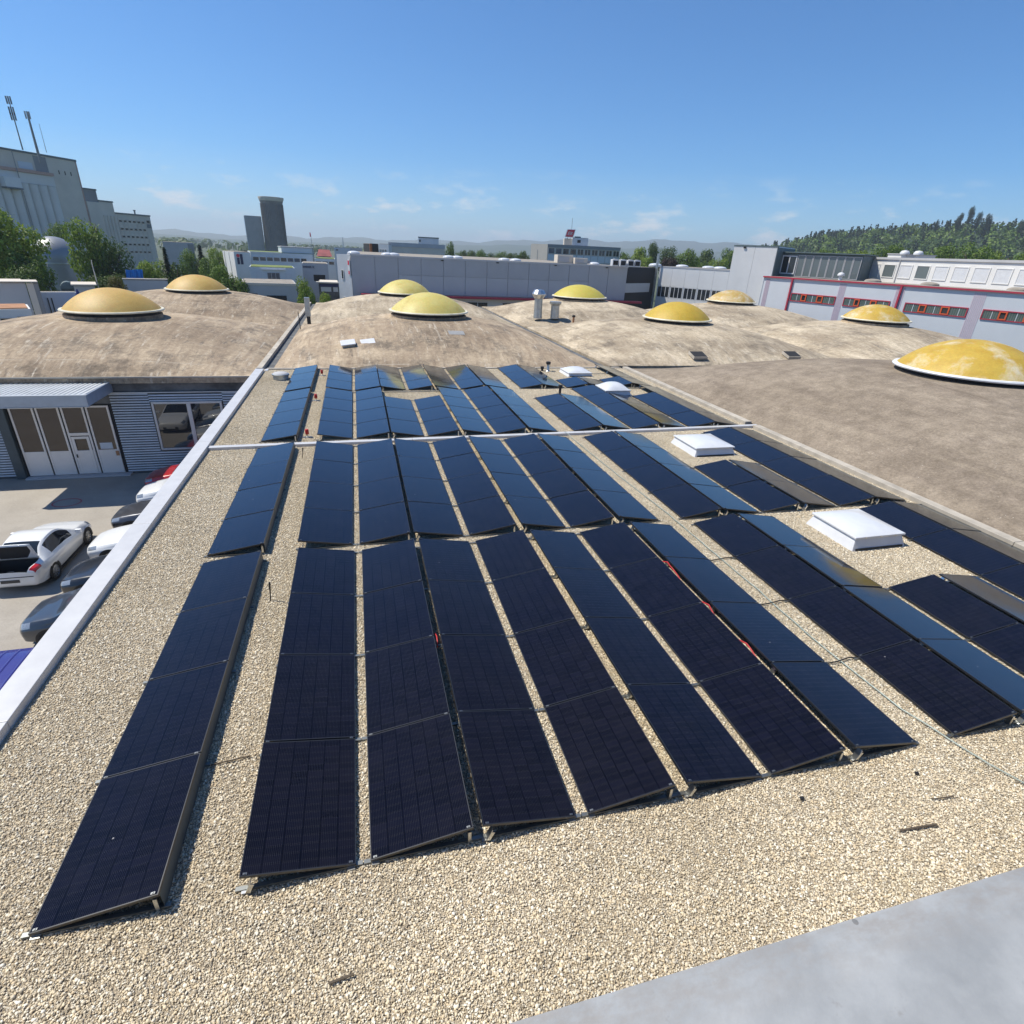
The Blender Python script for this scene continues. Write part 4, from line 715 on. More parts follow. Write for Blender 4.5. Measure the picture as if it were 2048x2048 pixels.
# -- long grey hall
t, L, h = front('grey_hall', 'long grey panel-clad hall behind the middle shells, red ledge along it', 'building', (2.95, 76.0), (41.4, 76.0), 45, GZ, 5.0, 'hall_grey')
pw = L/13.0; zl = 0.55-GZ; zm = 2.85-GZ
for i in range(13):
    x0, x1 = i*pw+0.025, (i+1)*pw-0.025
    if i in (0, 1, 11, 12): pc(t, 'cladding_panel', 'hall_grey', (x0, -0.10, zl), (x1, -0.004, h-0.12))
    else: pc(t, 'cladding_panel', 'hall_grey', (x0, -0.10, zm+0.02), (x1, -0.004, h-0.12)); pc(t, 'cladding_panel', 'hall_grey2', (x0, -0.09, zl), (x1, -0.004, zm-0.02))
pc(t, 'roof_edge', 'hall_grey2', (-0.05, -0.16, h-0.11), (L+0.05, 0.1, h+0.10))
pc(t, 'ledge', 'redtrim', (1.0, -1.5, zl-0.32), (L+2.2, -0.105, zl-0.06))
pc(t, 'base_wall', 'corr_white', (0.4, -0.06, 0.3), (L-0.2, -0.004, zl-0.4))
for x0, x1 in ((8, 11.2), (13.6, 18), (20, 24), (27, 31)): win(t, x0, x1, zl-1.7, zl-0.75, 'corr_white', 'dglass', 3, y=-0.06)
for x in (11.5, 19.0, 27.3, 35): pc(t, 'scupper', 'black', (x, -0.22, h-0.25), (x+0.35, -0.161, h-0.12))
# white ribbed corner face
d = Vector((2.95-1.22, 76.0-78.4)); Lc = d.length; tc_ = thing('ribbed_corner_block', 'white ribbed corner of the grey hall with two small windows and red sign', 'building', (1.22, 78.4, GZ), atan2(d.y, d.x))
m = MB(); n = 24; V = []
for i in range(n+1): x = Lc*i/n; V += [(x, 0.0 if i % 2 else -0.05, 0), (x, 0.0 if i % 2 else -0.05, h)]
m.add(V, [(2*i, 2*i+2, 2*i+3, 2*i+1) for i in range(n)]); m.build('ribbed_wall', 'corr_white', tc_); MB().box((0, 0.06, 0), (Lc-0.02, 2.2, h-0.02)).build('core', 'corr_white', tc_)
win(tc_, 0.9, 1.35, 7.2, 8.3, 'corr_white', 'dglass', 1, 0.05, -0.06); win(tc_, 0.9, 1.35, 3.9, 5.0, 'corr_white', 'dglass', 1, 0.05, -0.06)
pc(tc_, 'sign_board', 'corr_white', (Lc-0.50, -0.14, h-2.4), (Lc-0.12, -0.07, h-0.5)); pc(tc_, 'sign_mark', 'signred', (Lc-0.46, -0.16, h-1.2), (Lc-0.2, -0.142, h-0.7)); pc(tc_, 'sign_mark', 'signred', (Lc-0.42, -0.16, h-2.3), (Lc-0.2, -0.142, h-1.9))
# things on the hall roof
def roof_dome(x, y, z, r, label, mat='white_acryl', h=0.25): 
    t = thing('small_roof_dome', label, 'roof light', (x, y, z), 0, 'small roof domes on the far halls'); MB().lathe([(r, 0), (r, 0.18)]+[(r*cos(a), 0.18+h*sin(a)) for a in [i*pi/2/8 for i in range(1, 8)]]+[(0.02, 0.18+h)], 20).build('dome', mat, t, smooth=50); MB().lathe([(r*1.08, -0.1), (r*1.08, 0.10)], 20).build('kerb', 'bldg_grey', t)
for a, l in ((0.0, 'leftmost'), (2.97, 'second from left'), (3.55, 'third from left'), (8.6, 'left of a pair by the poplar'), (9.4, 'right of a pair by the poplar'), (13.8, 'left of the pair before the tree line'), (14.9, 'right of the pair before the tree line'), (22.3, 'single before the office windows')):
    x, y = pol(a, 85/cos(radians(a))); roof_dome(x, y, 5.0, 0.8, 'white dome light on the grey hall roof, %s' % l)
for a, dd, l in ((24.2, 86, 'first white cooling unit on the hall roof'), (24.9, 86, 'second white cooling unit on the hall roof'), (25.6, 86.5, 'third white cooling unit on the hall roof'), (26.2, 87, 'fourth white cooling unit on the hall roof, at the end')):
    x, y = pol(a, dd); t = thing('cooling_unit', l, 'cooling unit', (x, y, 5.08), 0, 'cooling units'); pc(t, 'casing', 'white', (-0.5, -0.4, 0.0), (0.42, 0.4, 0.85), bevel=0.03); MB().lathe([(0.30, 0.852), (0.30, 0.93)], 14).build('fan_ring', 'bldg_grey', t); pc(t, 'grille', 'dark', (-0.4, -0.43, 0.15), (0.3, -0.402, 0.7))
for a, w, hh, l in ((19.4, 2.4, 1.1, 'pale plant box on the hall roof before the office'), (20.9, 2.0, 0.8, 'lower pale plant box right of a taller one')):
    x, y = pol(a, 90); t = thing('plant_box', l, 'plant box', (x, y, 5.08)); pc(t, 'casing', 'bldg_beige', (-w/2, -0.8, 0), (w/2, 0.8, hh), bevel=0.04); pc(t, 'louvre', 'bldg_grey', (-w/2+0.2, -0.84, 0.2), (w/2-0.6, -0.802, hh-0.25)); pc(t, 'duct', 'bldg_grey', (w/2+0.002, -0.3, 0.1), (w/2+0.6, 0.3, hh*0.6))

# -- black link and white building on the right
def sc(p, k=1.06): return (CAM.x+(p[0]-CAM.x)*k, CAM.y+(p[1]-CAM.y)*k)
A_, B_, C_ = sc((47.4, 77.6)), sc((53.2, 68.6)), sc((56.3, 63.8))
t, L, h = front('black_link_block', 'black recessed block between grey hall and white building', 'building', (41.5, 77.4), (A_[0]-0.25, A_[1]+0.6), 8, GZ, 4.95, 'blackwall')
pc(t, 'light_band', 'hall_grey2', (0.4, -0.06, 6.6), (L-1.6, -0.003, 7.9)); pc(t, 'ladder_mast', 'pole_grey', (L-0.75, -0.35, 0), (L-0.60, -0.20, 12.2)); pc(t, 'ladder_mast', 'pole_grey', (L-0.35, -0.35, 0), (L-0.20, -0.20, 12.2))
for i in range(24): pc(t, 'ladder_rung', 'pole_grey', (L-0.60, -0.30, 0.4+i*0.48), (L-0.35, -0.25, 0.45+i*0.48))
t, L, h = front('white_office', 'white panelled building with band of dark windows, right of the black block', 'building', A_, B_, 10, GZ, 5.22, 'corr_white')
nb = 5; bw = L/nb
for i in range(nb):
    x0, x1 = i*bw+0.012, (i+1)*bw-0.012; pc(t, 'cladding_panel', 'corr_white', (x0, -0.06, 2.45-GZ), (x1, -0.003, h-0.15)); pc(t, 'cladding_panel', 'corr_white', (x0, -0.06, 0.5), (x1, -0.003, 0.72-GZ))
    win(t, i*bw+0.12, (i+1)*bw-0.05, 0.76-GZ, 2.42-GZ, 'white', 'dglass', 3, 0.08, 0.0)
pc(t, 'roof_edge', 'hall_grey', (-0.05, -0.09, h-0.14), (L, 0.2, h+0.06))
for a, l in ((27.9, 'flat pale bubble light at the left end of the white building'), (30.3, 'round pale bubble light in the middle of the white building roof'), (32.6, 'pale bubble light right of the middle, white building'), (33.6, 'pale bubble light next to the tall white block')):
    x, y = pol(a, 103); roof_dome(x, y, 5.2, 1.0, l, 'white_acryl', 0.25)
t, L, h = front('white_tower_block', 'tall blank white block rising behind the shells at right', 'building', B_, C_, 7, GZ, 8.5, 'corr_white', 'teal_t')
for i in range(2): pc(t, 'cladding_panel', 'corr_white', (i*L/2+0.015, -0.07, 0.5), ((i+1)*L/2-0.015, -0.003, h-0.12))
pc(t, 'roof_edge', 'teal_t', (-0.05, -0.11, h-0.11), (L+0.08, 0.2, h+0.05)); pc(t, 'painted_shade_return', 'teal_t', (L+0.003, -0.02, 0.5), (L+0.10, 7.0, h-0.12)); pc(t, 'scupper', 'black', (1.4, -0.2, h-0.35), (1.75, -0.112, h-0.12))  # return of the white block coloured dark for its shaded side
# -- glazed penthouse
pA, pB = pol(38.6, 93.5), pol(44.6, 90.5)
t, L, h = front('glazed_penthouse', 'dark glazed penthouse with tall panes above the red-trimmed facade', 'building', pA, pB, 6, 4.75, 7.75, 'teal_t', 'teal_t')
win(t, -0.1, 1.9, 0.4, 2.75, 'white', 'dglass', 2, 0.14, -0.02)
n = 8; x0 = 2.0; w = (L-2.1)/n
for i in range(n): win(t, x0+i*w+0.02, x0+(i+1)*w-0.02, 0.12, 2.85, 'bldg_grey', 'greyglass', 1, 0.07, -0.02)
pc(t, 'roof_edge', 'teal_t', (-0.2, -0.3, h+0.082), (L+0.2, 6.1, h+0.22))
# -- pale blue building with red trim
R0 = (58.1, 67.5); dv = Vector((0.35, -0.936)); R1 = (R0[0]+dv.x*44, R0[1]+dv.y*44)
t, L, h = front('red_trimmed_building', 'pale blue clad building with red trim and orange window frames at right', 'building', R0, R1, 14, GZ, 4.72, 'pale_blue')
off = 4.25
for a, b in ((0.0, 6.15), (6.95, 12.5), (13.9, 20.3), (21.4, 27.6), (28.6, 35)):
    x0, x1 = a+off+0.2, b+off; z0, z1 = 1.93-GZ, 2.94-GZ; fr = MB(); f = 0.10
    fr.box((x0, -0.10, z0), (x0+f, -0.003, z1)); fr.box((x1-f, -0.10, z0), (x1, -0.003, z1)); fr.box((x0+f, -0.10, z1-f), (x1-f, -0.003, z1)); fr.box((x0+f, -0.10, z0), (x1-f, -0.003, z0+f)); wn_ = fr.build('window_band', 'redtrim', t)
    ww = x1-x0; cuts = [0, 0.235, 0.36, 0.60, 0.74, 1.0]
    for q in range(5):
        u0, u1 = x0+f+(ww-2*f)*cuts[q], x0+f+(ww-2*f)*cuts[q+1]
        if q in (1, 3):
            o = MB(); o.box((u0, -0.13, z0+f), (u0+0.13, -0.02, z1-f)); o.box((u1-0.13, -0.13, z0+f), (u1, -0.02, z1-f)); o.box((u0+0.13, -0.13, z0+f), (u1-0.13, -0.02, z0+f+0.12)); o.box((u0+0.13, -0.13, z1-f-0.1), (u1-0.13, -0.02, z1-f)); o.build('casement', 'orange', wn_); MB().box((u0+0.13, -0.05, z0+f+0.12), (u1-0.13, -0.04, z1-f-0.1)).build('pane', 'dglass', wn_)
        else:
            MB().box((u0, -0.05, z0+f), (u1, -0.04, z1-f)).build('pane', 'tealglass', wn_); nb_ = 7
            for j in range(1, nb_): xx = u0+(u1-u0)*j/nb_; MB().box((xx-0.03, -0.062, z0+f), (xx+0.03, -0.052, z1-f)).build('blind_slat', 'greyglass' if j != 4 else 'pale_blue', wn_)
for x in (off-0.15, 13.15+off, 28.1+off): pc(t, 'downpipe', 'redtrim', (x, -0.22, 0.3), (x+0.20, -0.003, h-0.1))
for a, b in ((0.35, 1.0), (6.3+off-0.1, 6.95+off+0.1), (12.75+off, 13.7+off), (20.35+off, 21.5+off)):
    for j in range(7): xx = a+(b-a)*j/7; pc(t, 'pink_stripe', 'pinkband', (xx, -0.03, 0.4), (xx+(b-a)/7*0.6, -0.003, h-0.25))
n = 160
m = MB(); V = []
for i in range(n+1): x = L*i/n; V += [(x, 0.0 if i % 2 else -0.02, 0.2), (x, 0.0 if i % 2 else -0.02, h-0.2)]
pc(t, 'eaves_trim', 'redtrim', (-0.1, -0.20, h-0.10), (L, 0.2, h+0.06)); pc(t, 'corner_trim', 'pale_blue', (-0.08, -0.05, 0.1), (-0.002, 0.3, h-0.11))
for a, dd, l in ((43.3, 88, 'small white mushroom vent on the red-trimmed roof'),):
    x, y = pol(a, dd); t2 = thing('mushroom_vent', l, 'vent', (x, y, 4.8)); MB().lathe([(0.22, 0), (0.22, 0.5)], 14).build('stem', 'white', t2); MB().lathe([(0.42, 0.502), (0.45, 0.62), (0.3, 0.85), (0.05, 0.92)], 14).build('cap', 'white', t2, smooth=50)
for a, dd, l in ((45.7, 87.5, 'flat grey dome light on the red-trimmed roof, left one'), (49.6, 85, 'flat grey dome light on the red-trimmed roof, middle one'), (55.0, 83, 'flat grey dome light on the red-trimmed roof, right one')):
    x, y = pol(a, dd); roof_dome(x, y, 4.72, 0.95, l, 'roofgravel', 0.28)
# -- white building with row of closed blinds
t, L, h = front('white_upper_building', 'long white building with row of closed white blinds above the red-trimmed roof', 'building', (70.9, 66.0), (72.6, 26.0), 12, 4.6, 7.62, 'wall_white')
n = 17; w = L/n
for i in range(n): win(t, i*w+0.28, (i+1)*w-0.28, 0.75, 2.35, 'wall_white', 'white' if i not in (2, 4) else 'greyglass', 1, 0.10)
pc(t, 'roof_edge', 'bldg_grey', (-0.1, -0.15, h-0.12), (L+0.1, 0.2, h+0.14)); pc(t, 'downpipe', 'bldg_grey', (w*3.02, -0.12, 0.1), (w*3.02+0.1, -0.003, h-0.13))
for a, l in ((47.3, 'left white mushroom vent on the upper white building'), (48.2, 'right white mushroom vent on the upper white building')):
    x, y = pol(a, 96); t2 = thing('mushroom_vent', l, 'vent', (x, y, 7.7)); MB().lathe([(0.3, 0), (0.3, 0.5)], 14).build('stem', 'white', t2); MB().lathe([(0.55, 0.502), (0.58, 0.7), (0.4, 0.95), (0.05, 1.02)], 14).build('cap', 'white', t2, smooth=50)
x, y = pol(47.8, 99); t2 = thing('roof_box', 'low white plant box on the upper white building', 'plant box', (x, y, 7.68)); pc(t2, 'casing', 'wall_white', (-2.4, -1.5, 0), (2.4, 1.5, 0.55)); pc(t2, 'lid', 'bldg_grey', (-2.5, -1.6, 0.552), (2.5, 1.6, 0.65))

# -- office with red sign
t, L, h = front('sign_office', 'beige office block with dark window band and red rooftop sign', 'building', pol(17.88, 186), pol(24.54, 191), 22, GZ, 9.0, 'bldg_grey')
n = 10; w = L/n
for i in range(n): win(t, i*w+0.12, (i+1)*w-0.12, 6.45-GZ, 8.2-GZ, 'bldg_beige', 'dglass' if i > 1 else 'blueglass', 2 if i > 3 else 1, 0.14); pc(t, 'spandrel', 'bldg_blue', (i*w+0.12, -0.05, 4.6-GZ), ((i+1)*w-0.12, -0.003, 6.3-GZ))
pc(t, 'fascia', 'silo3', (-0.1, -0.2, 8.3-GZ), (L+0.1, 0.1, h+0.12))
lf, lt = pol(16.29, 189), pol(17.86, 186.1); dd = Vector((lt[0]-lf[0], lt[1]-lf[1])); t3 = thing('beige_end_block', 'sunlit beige blank end wall of the sign office', 'building', (lf[0], lf[1], GZ), atan2(dd.y, dd.x)); pc(t3, 'wall', 'bldg_beige', (0, -0.02, 0), (dd.length-0.05, 6, h+0.05)); pc(t3, 'joint', 'silo3', (dd.length*0.4, -0.05, 0), (dd.length*0.4+0.12, -0.022, h-1.5))
t, L, h = front('rooftop_plant_room', 'grey plant room on the office roof with side coloured as if sunlit', 'plant room', pol(20.08, 190), pol(21.55, 190.5), 5, 9.1, 11.25, 'bldg_blue', 'teal_t')
pc(t, 'painted_sun_side', 'bldg_beige', (-2.4, 0.6, 0), (-0.004, 4, 1.9)); pc(t, 'opening', 'dark', (1.6, -0.04, 0.8), (2.6, -0.003, 1.6)); pc(t, 'upper_box', 'teal_t', (0.8, 0.5, h+0.085), (2.6, 3, h+0.4))  # left box gets paler beige to stand for sun on that side
sg = thing('rooftop_sign', 'red slanted sign with white lettering above the office roof', 'sign', (*pol(19.8, 189), 11.0), -radians(19.8)); k = 0.32
def par(x0, x1, z0, z1, sl, y0, y1): return MB().add([(x0+sl*z0, y0, z0), (x1+sl*z0, y0, z0), (x1+sl*z1, y0, z1), (x0+sl*z1, y0, z1), (x0+sl*z0, y1, z0), (x1+sl*z0, y1, z0), (x1+sl*z1, y1, z1), (x0+sl*z1, y1, z1)], [(0, 1, 2, 3), (7, 6, 5, 4), (0, 4, 5, 1), (1, 5, 6, 2), (2, 6, 7, 3), (3, 7, 4, 0)])
par(-1.5, 1.05, 0.30, 2.45, 0.28, 0, 0.3).build('board_edge', 'wall_white', sg); par(-1.26, 0.84, 0.44, 2.30, 0.28, -0.06, -0.005).build('board', 'signred', sg)
lm = MB()
for x0, x1, z0, z1 in ((-0.86, -0.70, 0.85, 1.8), (-0.70, -0.2, 1.62, 1.8), (-0.70, -0.2, 1.24, 1.4), (-0.70, -0.2, 0.85, 1.02), (-0.1, 0.08, 0.85, 1.8), (0.08, 0.32, 1.24, 1.42), (0.3, 0.48, 1.45, 1.8), (0.3, 0.48, 0.85, 1.2)): q = par(x0, x1, z0, z1, 0.28, -0.10, -0.065); lm.add(q.v, q.f)
o = lm.build('lettering', 'wall_white', sg); o['kind'] = 'stuff'
pc(sg, 'support', 'black', (-0.7, 0.1, -0.2), (-0.6, 0.2, 0.34)); pc(sg, 'support', 'black', (0.5, 0.1, -0.2), (0.6, 0.2, 0.34))
tag(MB().tube([(*pol(19.95, 190), 11.2), (*pol(19.95, 190), 16.6)], 0.07, 5).build('antenna_mast', 'pole_grey'), 'thin antenna mast behind the red rooftop sign', 'antenna')

# -- rusty-ended shed roof behind the hall, left
t, L, h = front('beige_factory', 'weathered beige factory block with white gable behind the grey hall', 'building', pol(3.17, 150), pol(8.25, 150), 16, GZ, 7.1, 'bldg_beige')
pc(t, 'parapet', 'bldg_grey', (-0.1, -0.12, h-0.8), (L+0.1, -0.004, h+0.1))
t, L, h = front('white_gable_block', 'small white block with slit windows left of the beige factory', 'building', pol(2.23, 150), pol(3.14, 148.6), 10, GZ, 6.7, 'wall_white')
for i in range(4): win(t, 0.3+i*0.5, 0.3+i*0.5+0.32, h-1.9, h-1.1, 'wall_white', 'dglass', 1, 0.05)
t, L, h = front('rust_end_block', 'dark recess with rust-orange edge left of the white gable', 'building', pol(1.46, 150), pol(2.22, 150.4), 8, GZ, 6.65, 'dark'); pc(t, 'orange_edge', 'orange_b', (-0.02, -0.3, 0), (0.5, -0.003, h))
t, L, h = front('grey_roof_cabin', 'plain grey cabin above the beige factory roof', 'building', pol(5.86, 172), pol(7.7, 172), 6, GZ, 9.0, 'bldg_blue', 'teal_t'); win(t, 0.2, 0.6, h-1.2, h-0.6, 'teal_t', 'dglass', 1, 0.06); pc(t, 'roof_edge', 'teal_t', (-0.1, -0.1, h-0.15), (L+0.1, 0.1, h+0.1))

# -- white building with the dot-and-bar logo
t, L, h = front('logo_building', 'white building with eight-window band and roof terrace, left of the grey hall', 'building', pol(-8.65, 130), pol(-3.42, 131), 14, GZ, 4.07, 'bldg_blue', 'sedum')
x0 = 0.2; w = 1.28
for i in range(8): win(t, x0+i*w+0.05, x0+(i+1)*w-0.05, 2.48-GZ, 3.28-GZ, 'wall_white', 'blueglass' if i not in (4, 7) else 'dglass', 1, 0.07)
pc(t, 'upper_storey', 'bldg_blue', (5.8, 0.5, h+0.09), (L, 8, h+1.1)); pc(t, 'upper_roof', 'bldg_grey', (5.7, 0.4, h+1.102), (L+0.1, 8.1, h+1.25)); pc(t, 'corner_pipe', 'silo3', (L-0.3, -0.1, 0), (L-0.15, -0.003, h+1.1)); pc(t, 'roof_edge', 'wall_white', (-0.05, -0.08, h-0.15), (5.7, 0.1, h+0.1))
t, L, h = front('logo_wing', 'white end wall bearing red dot and dark bars logo', 'building', pol(-9.97, 129), pol(-8.67, 129.8), 8, GZ, 3.95, 'wall_white')
MB().lathe([(0.30, 0), (0.30, 0.04)], 20).build('logo_dot', 'signred', t).matrix_local = Matrix.Translation((0.70, -0.05, h-0.62)) @ Matrix.Rotation(pi/2, 4, 'X')
pc(t, 'logo_bar', 'ink', (0.46, -0.06, h-2.15), (0.90, -0.004, h-0.98)); pc(t, 'logo_bar', 'ink', (1.06, -0.06, h-2.15), (1.52, -0.004, h-0.34))
t, L, h = front('low_white_wing', 'low white wing with three dark windows right of the logo building', 'building', pol(-3.42, 128), pol(-1.66, 128), 10, GZ, 3.42, 'wall_white', 'sedum')
for i in range(3): win(t, 0.15+i*1.25, 1.2+i*1.25, h-1.1, h-0.45, 'wall_white', 'dglass', 1, 0.06)
t, L, h = front('green_roof_block', 'pale blue garage block with grassy green roof', 'building', pol(-8.9, 105), pol(-5.2, 105), 9, GZ, 2.28, 'bldg_blue', 'sedum')
win(t, 2.5, 4.4, h-2.5, h-0.75, 'bldg_grey', 'blueglass', 3, 0.06, nm='gate'); pc(t, 'light_strip', 'wall_white', (1.7, -0.25, h-0.38), (5.4, -0.004, h-0.24)); pc(t, 'left_panel', 'pale_blue', (0.8, -0.05, h-2.6), (1.7, -0.003, h-0.7)); pc(t, 'right_panel', 'pale_blue', (5.3, -0.05, h-2.6), (6.2, -0.003, h-0.8))
t, L, h = front('lettered_block', 'grey block with dark lettering under its roof edge and dark opening', 'building', pol(-4.55, 109), pol(-2.34, 109), 9, GZ, 2.98, 'bldg_grey')
pc(t, 'opening', 'dark', (1.7, -0.04, h-2.75), (3.6, -0.003, h-1.75)); lm = MB(); rr = random.Random(4); x = 0.12
for ch in 'lnnnlannl ag':
    wch = 0.14
    if ch != ' ':
        lm.box((x, -0.05, h-0.72), (x+0.05, -0.004, h-0.42 if ch != 'l' else h-0.34)); lm.box((x+0.05, -0.05, h-0.50), (x+wch-0.03, -0.004, h-0.44)); lm.box((x+wch-0.05, -0.05, h-0.72 if ch != 'g' else h-0.86), (x+wch-0.03, -0.004, h-0.50))
    x += 0.155
o = lm.build('lettering', 'ink', t); o['kind'] = 'stuff'
t, L, h = front('canopy_block', 'dark open bay with pale canopy and navy band beside the lettered block', 'building', pol(-3.3, 96), pol(-1.5, 96), 6, GZ, 0.75, 'concd', 'bldg_beige'); pc(t, 'canopy', 'bldg_beige', (-0.3, -1.0, h-0.06), (L+0.3, -0.004, h+0.12)); pc(t, 'navy_band', 'navy', (0.2, -0.05, h-0.6), (L-0.1, -0.004, h-0.2)); pc(t, 'pale_panel', 'pale_blue', (0.3, -0.05, h-1.3), (1.8, -0.004, h-0.65)); pc(t, 'white_panel', 'white', (2.1, -0.05, h-1.3), (2.8, -0.004, h-0.65))
t, L, h = front('long_grey_shed', 'low grey concrete shed with mossy roof and dark gateway behind left shells', 'building', pol(-9.84, 84), pol(-5.2, 84), 10, GZ, 1.05, 'bldg_grey', 'roofgravel')
pc(t, 'gateway', 'dark', (3.0, -0.04, 1.2), (5.4, -0.003, h-1.4)); pc(t, 'side_wall', 'concd', (L+0.003, 0.0, 0), (L+0.12, 10, h-0.1)); pc(t, 'small_window', 'dark', (1.2, -0.04, h-1.5), (1.9, -0.003, h-1.2)); pc(t, 'roof_edge', 'bldg_beige', (-0.05, -0.08, h-0.18), (L+0.1, 0.1, h+0.1))
t, L, h = front('far_grey_block', 'flat grey blocks far behind the hall corner, with lattice antenna', 'building', pol(-1.66, 165), pol(0.78, 165), 10, GZ, 5.4, 'bldg_blue', 'teal_t'); pc(t, 'right_part', 'bldg_grey', (4.0, -0.2, 0), (L, -0.004, h+0.15)); win(t, 0.3, 1.0, h-0.75, h-0.3, 'bldg_blue', 'dglass', 2, 0.06)
a = pol(-0.86, 168); tag(MB().tube([(a[0], a[1], 5.0), (a[0], a[1], 7.95)], [0.18, 0.08], 6).build('lattice_antenna', 'pole_grey'), 'short lattice antenna on the far grey blocks', 'antenna')
a = pol(-3.55, 140); t = thing('flag_mast', 'mast with small flag and crossarm above the white building', 'mast', (a[0], a[1], 4.5)); MB().tube([(0, 0, 0), (0, 0, 3.4)], 0.05, 5).build('pole', 'pole_grey', t); MB().bar((-1.0, 0, 1.1), (1.2, 0, 1.25), 0.06).build('crossarm', 'black', t); pc(t, 'flag', 'signred', (-0.22, -0.02, 2.9), (-0.02, 0.02, 3.7))
t, L, h = front('red_roofed_house', 'low house with dark red roof peeping over the white wing', 'house', pol(-3.1, 150), pol(-2.0, 150), 6, GZ, 3.4, 'bldg_beige', 'redroof'); MB().add([(-0.3, -0.3, h+0.1), (L+0.3, -0.3, h+0.1), (L+0.3, 6.3, h+0.1), (-0.3, 6.3, h+0.1), (0.2, 3, h+1.5), (L-0.2, 3, h+1.5)], [(0, 1, 5, 4), (1, 2, 5), (2, 3, 4, 5), (3, 0, 4)]).build('pitched_roof', 'redroof', t)

# -- twin slab tower
x, y = pol(-6.47, 303); t = thing('round_tower', 'tall dark grey rounded tower flaring at its top, on the skyline', 'tower', (x, y, GZ)); h = 23.6-GZ
MB().lathe([(4.75, 0), (4.55, h*0.5), (4.5, h-3.2), (4.62, h-2.0), (4.9, h-1.2)], 48).build('shaft', 'tower_d', t, smooth=50)
MB().lathe([(4.92, h-1.19), (5.35, h-0.2), (5.35, h+0.35), (5.0, h+0.4)], 48).build('crown_ledge', 'silo', t, smooth=30)
for i in range(40):
    a = 2*pi*i/40; pc(t, 'facade_rib', 'tower_d', (-0.06, -4.82, 0.2), (0.06, -4.40, h-2.2)).rotation_euler = (0, 0, a)
t, L, h = front('lower_slab_tower', 'paler lower slab beside the round dark tower', 'tower', pol(-8.72, 303), pol(-7.42, 303), 9, GZ, 16.1, 'tower_l', 'tower_l'); pc(t, 'painted_lit_corner', 'wall_white', (-0.25, -0.05, 0), (-0.003, 4, h))  # white corner strip paints the sunlit left edge of the slab
for i in range(8): pc(t, 'facade_rib', 'tower_l', (0.4+i*(L-0.8)/7-0.05, -0.12, 0.2), (0.4+i*(L-0.8)/7+0.05, -0.003, h-0.4))

# -- grain silo
S0 = Vector((-77.0, 222.0)); sd = Vector((0.47, 0.88)).normalized()
def sp(t_): return (S0.x+CAM.x*0+sd.x*t_, S0.y+sd.y*t_)
t, L, h = front('grain_silo', 'huge grey grain silo with rounded bins and roof antennas at left', 'silo', sp(-42), sp(0), 24, GZ, 25.9, 'silo', 'teal_t')
s0 = L-9.6       # right blank part 9.6 m wide
zb_ = 4.12       # bins stop below the head house
hb = hz(4.12, 214)-GZ
for i in range(9):
    cx = s0-1.35-i*2.7
    MB().lathe([(1.32, 0.1), (1.32, hb-3.6)], 20, (cx, -0.55, 0)).build('silo_bin', 'silo2', t, smooth=40)
pc(t, 'bin_head', 'silo2', (0.0, -1.2, hb-3.5), (s0-0.05, -0.005, hb-0.9)); pc(t, 'salmon_ledge', 'salmon', (0.0, -1.6, hb-0.85), (s0-0.05, -0.005, hb-0.1)); pc(t, 'head_window', 'bldg_blue', (s0-8.6, -0.08, hb+0.2), (s0-4.6, -0.004, hb+1.9)); pc(t, 'dark_bay', 'silo3', (s0-3.8, -0.06, hb), (s0-0.05, -0.004, h-0.6)); pc(t, 'roof_edge', 'teal_t', (-0.2, -0.2, h-0.35), (L+0.1, 0.1, h+0.15))
pc(t, 'projecting_box', 'wall_white', (s0-16, -3.0, hb-5.0), (s0-11.6, -1.3, hb-2.6)); pc(t, 'box_sill', 'teal_t', (s0-16, -3.2, hb-5.4), (s0-11.6, -1.3, hb-5.05)); pc(t, 'joint', 'silo3', (s0-11.0, -1.95, 0), (s0-10.8, -1.87, h-0.5))
for i in range(3): pc(t, 'slit_window', 'dark', (s0+3.0+i*1.9, -0.05, h-4.4), (s0+3.3+i*1.9, -0.003, h-3.4))
pc(t, 'white_frame', 'wall_white', (s0+3.0, -0.4, 11.2), (L-0.6, -0.003, 11.5)); pc(t, 'white_frame', 'wall_white', (s0+3.0, -0.4, 12.8), (L-0.6, -0.003, 13.1)); pc(t, 'frame_board', 'bldg_blue', (s0+3.0, -0.2, 11.51), (L-0.6, -0.003, 12.79))
pc(t, 'edge_pilaster', 'salmon', (L-0.35, -0.08, 0), (L+0.02, -0.003, h-0.4))
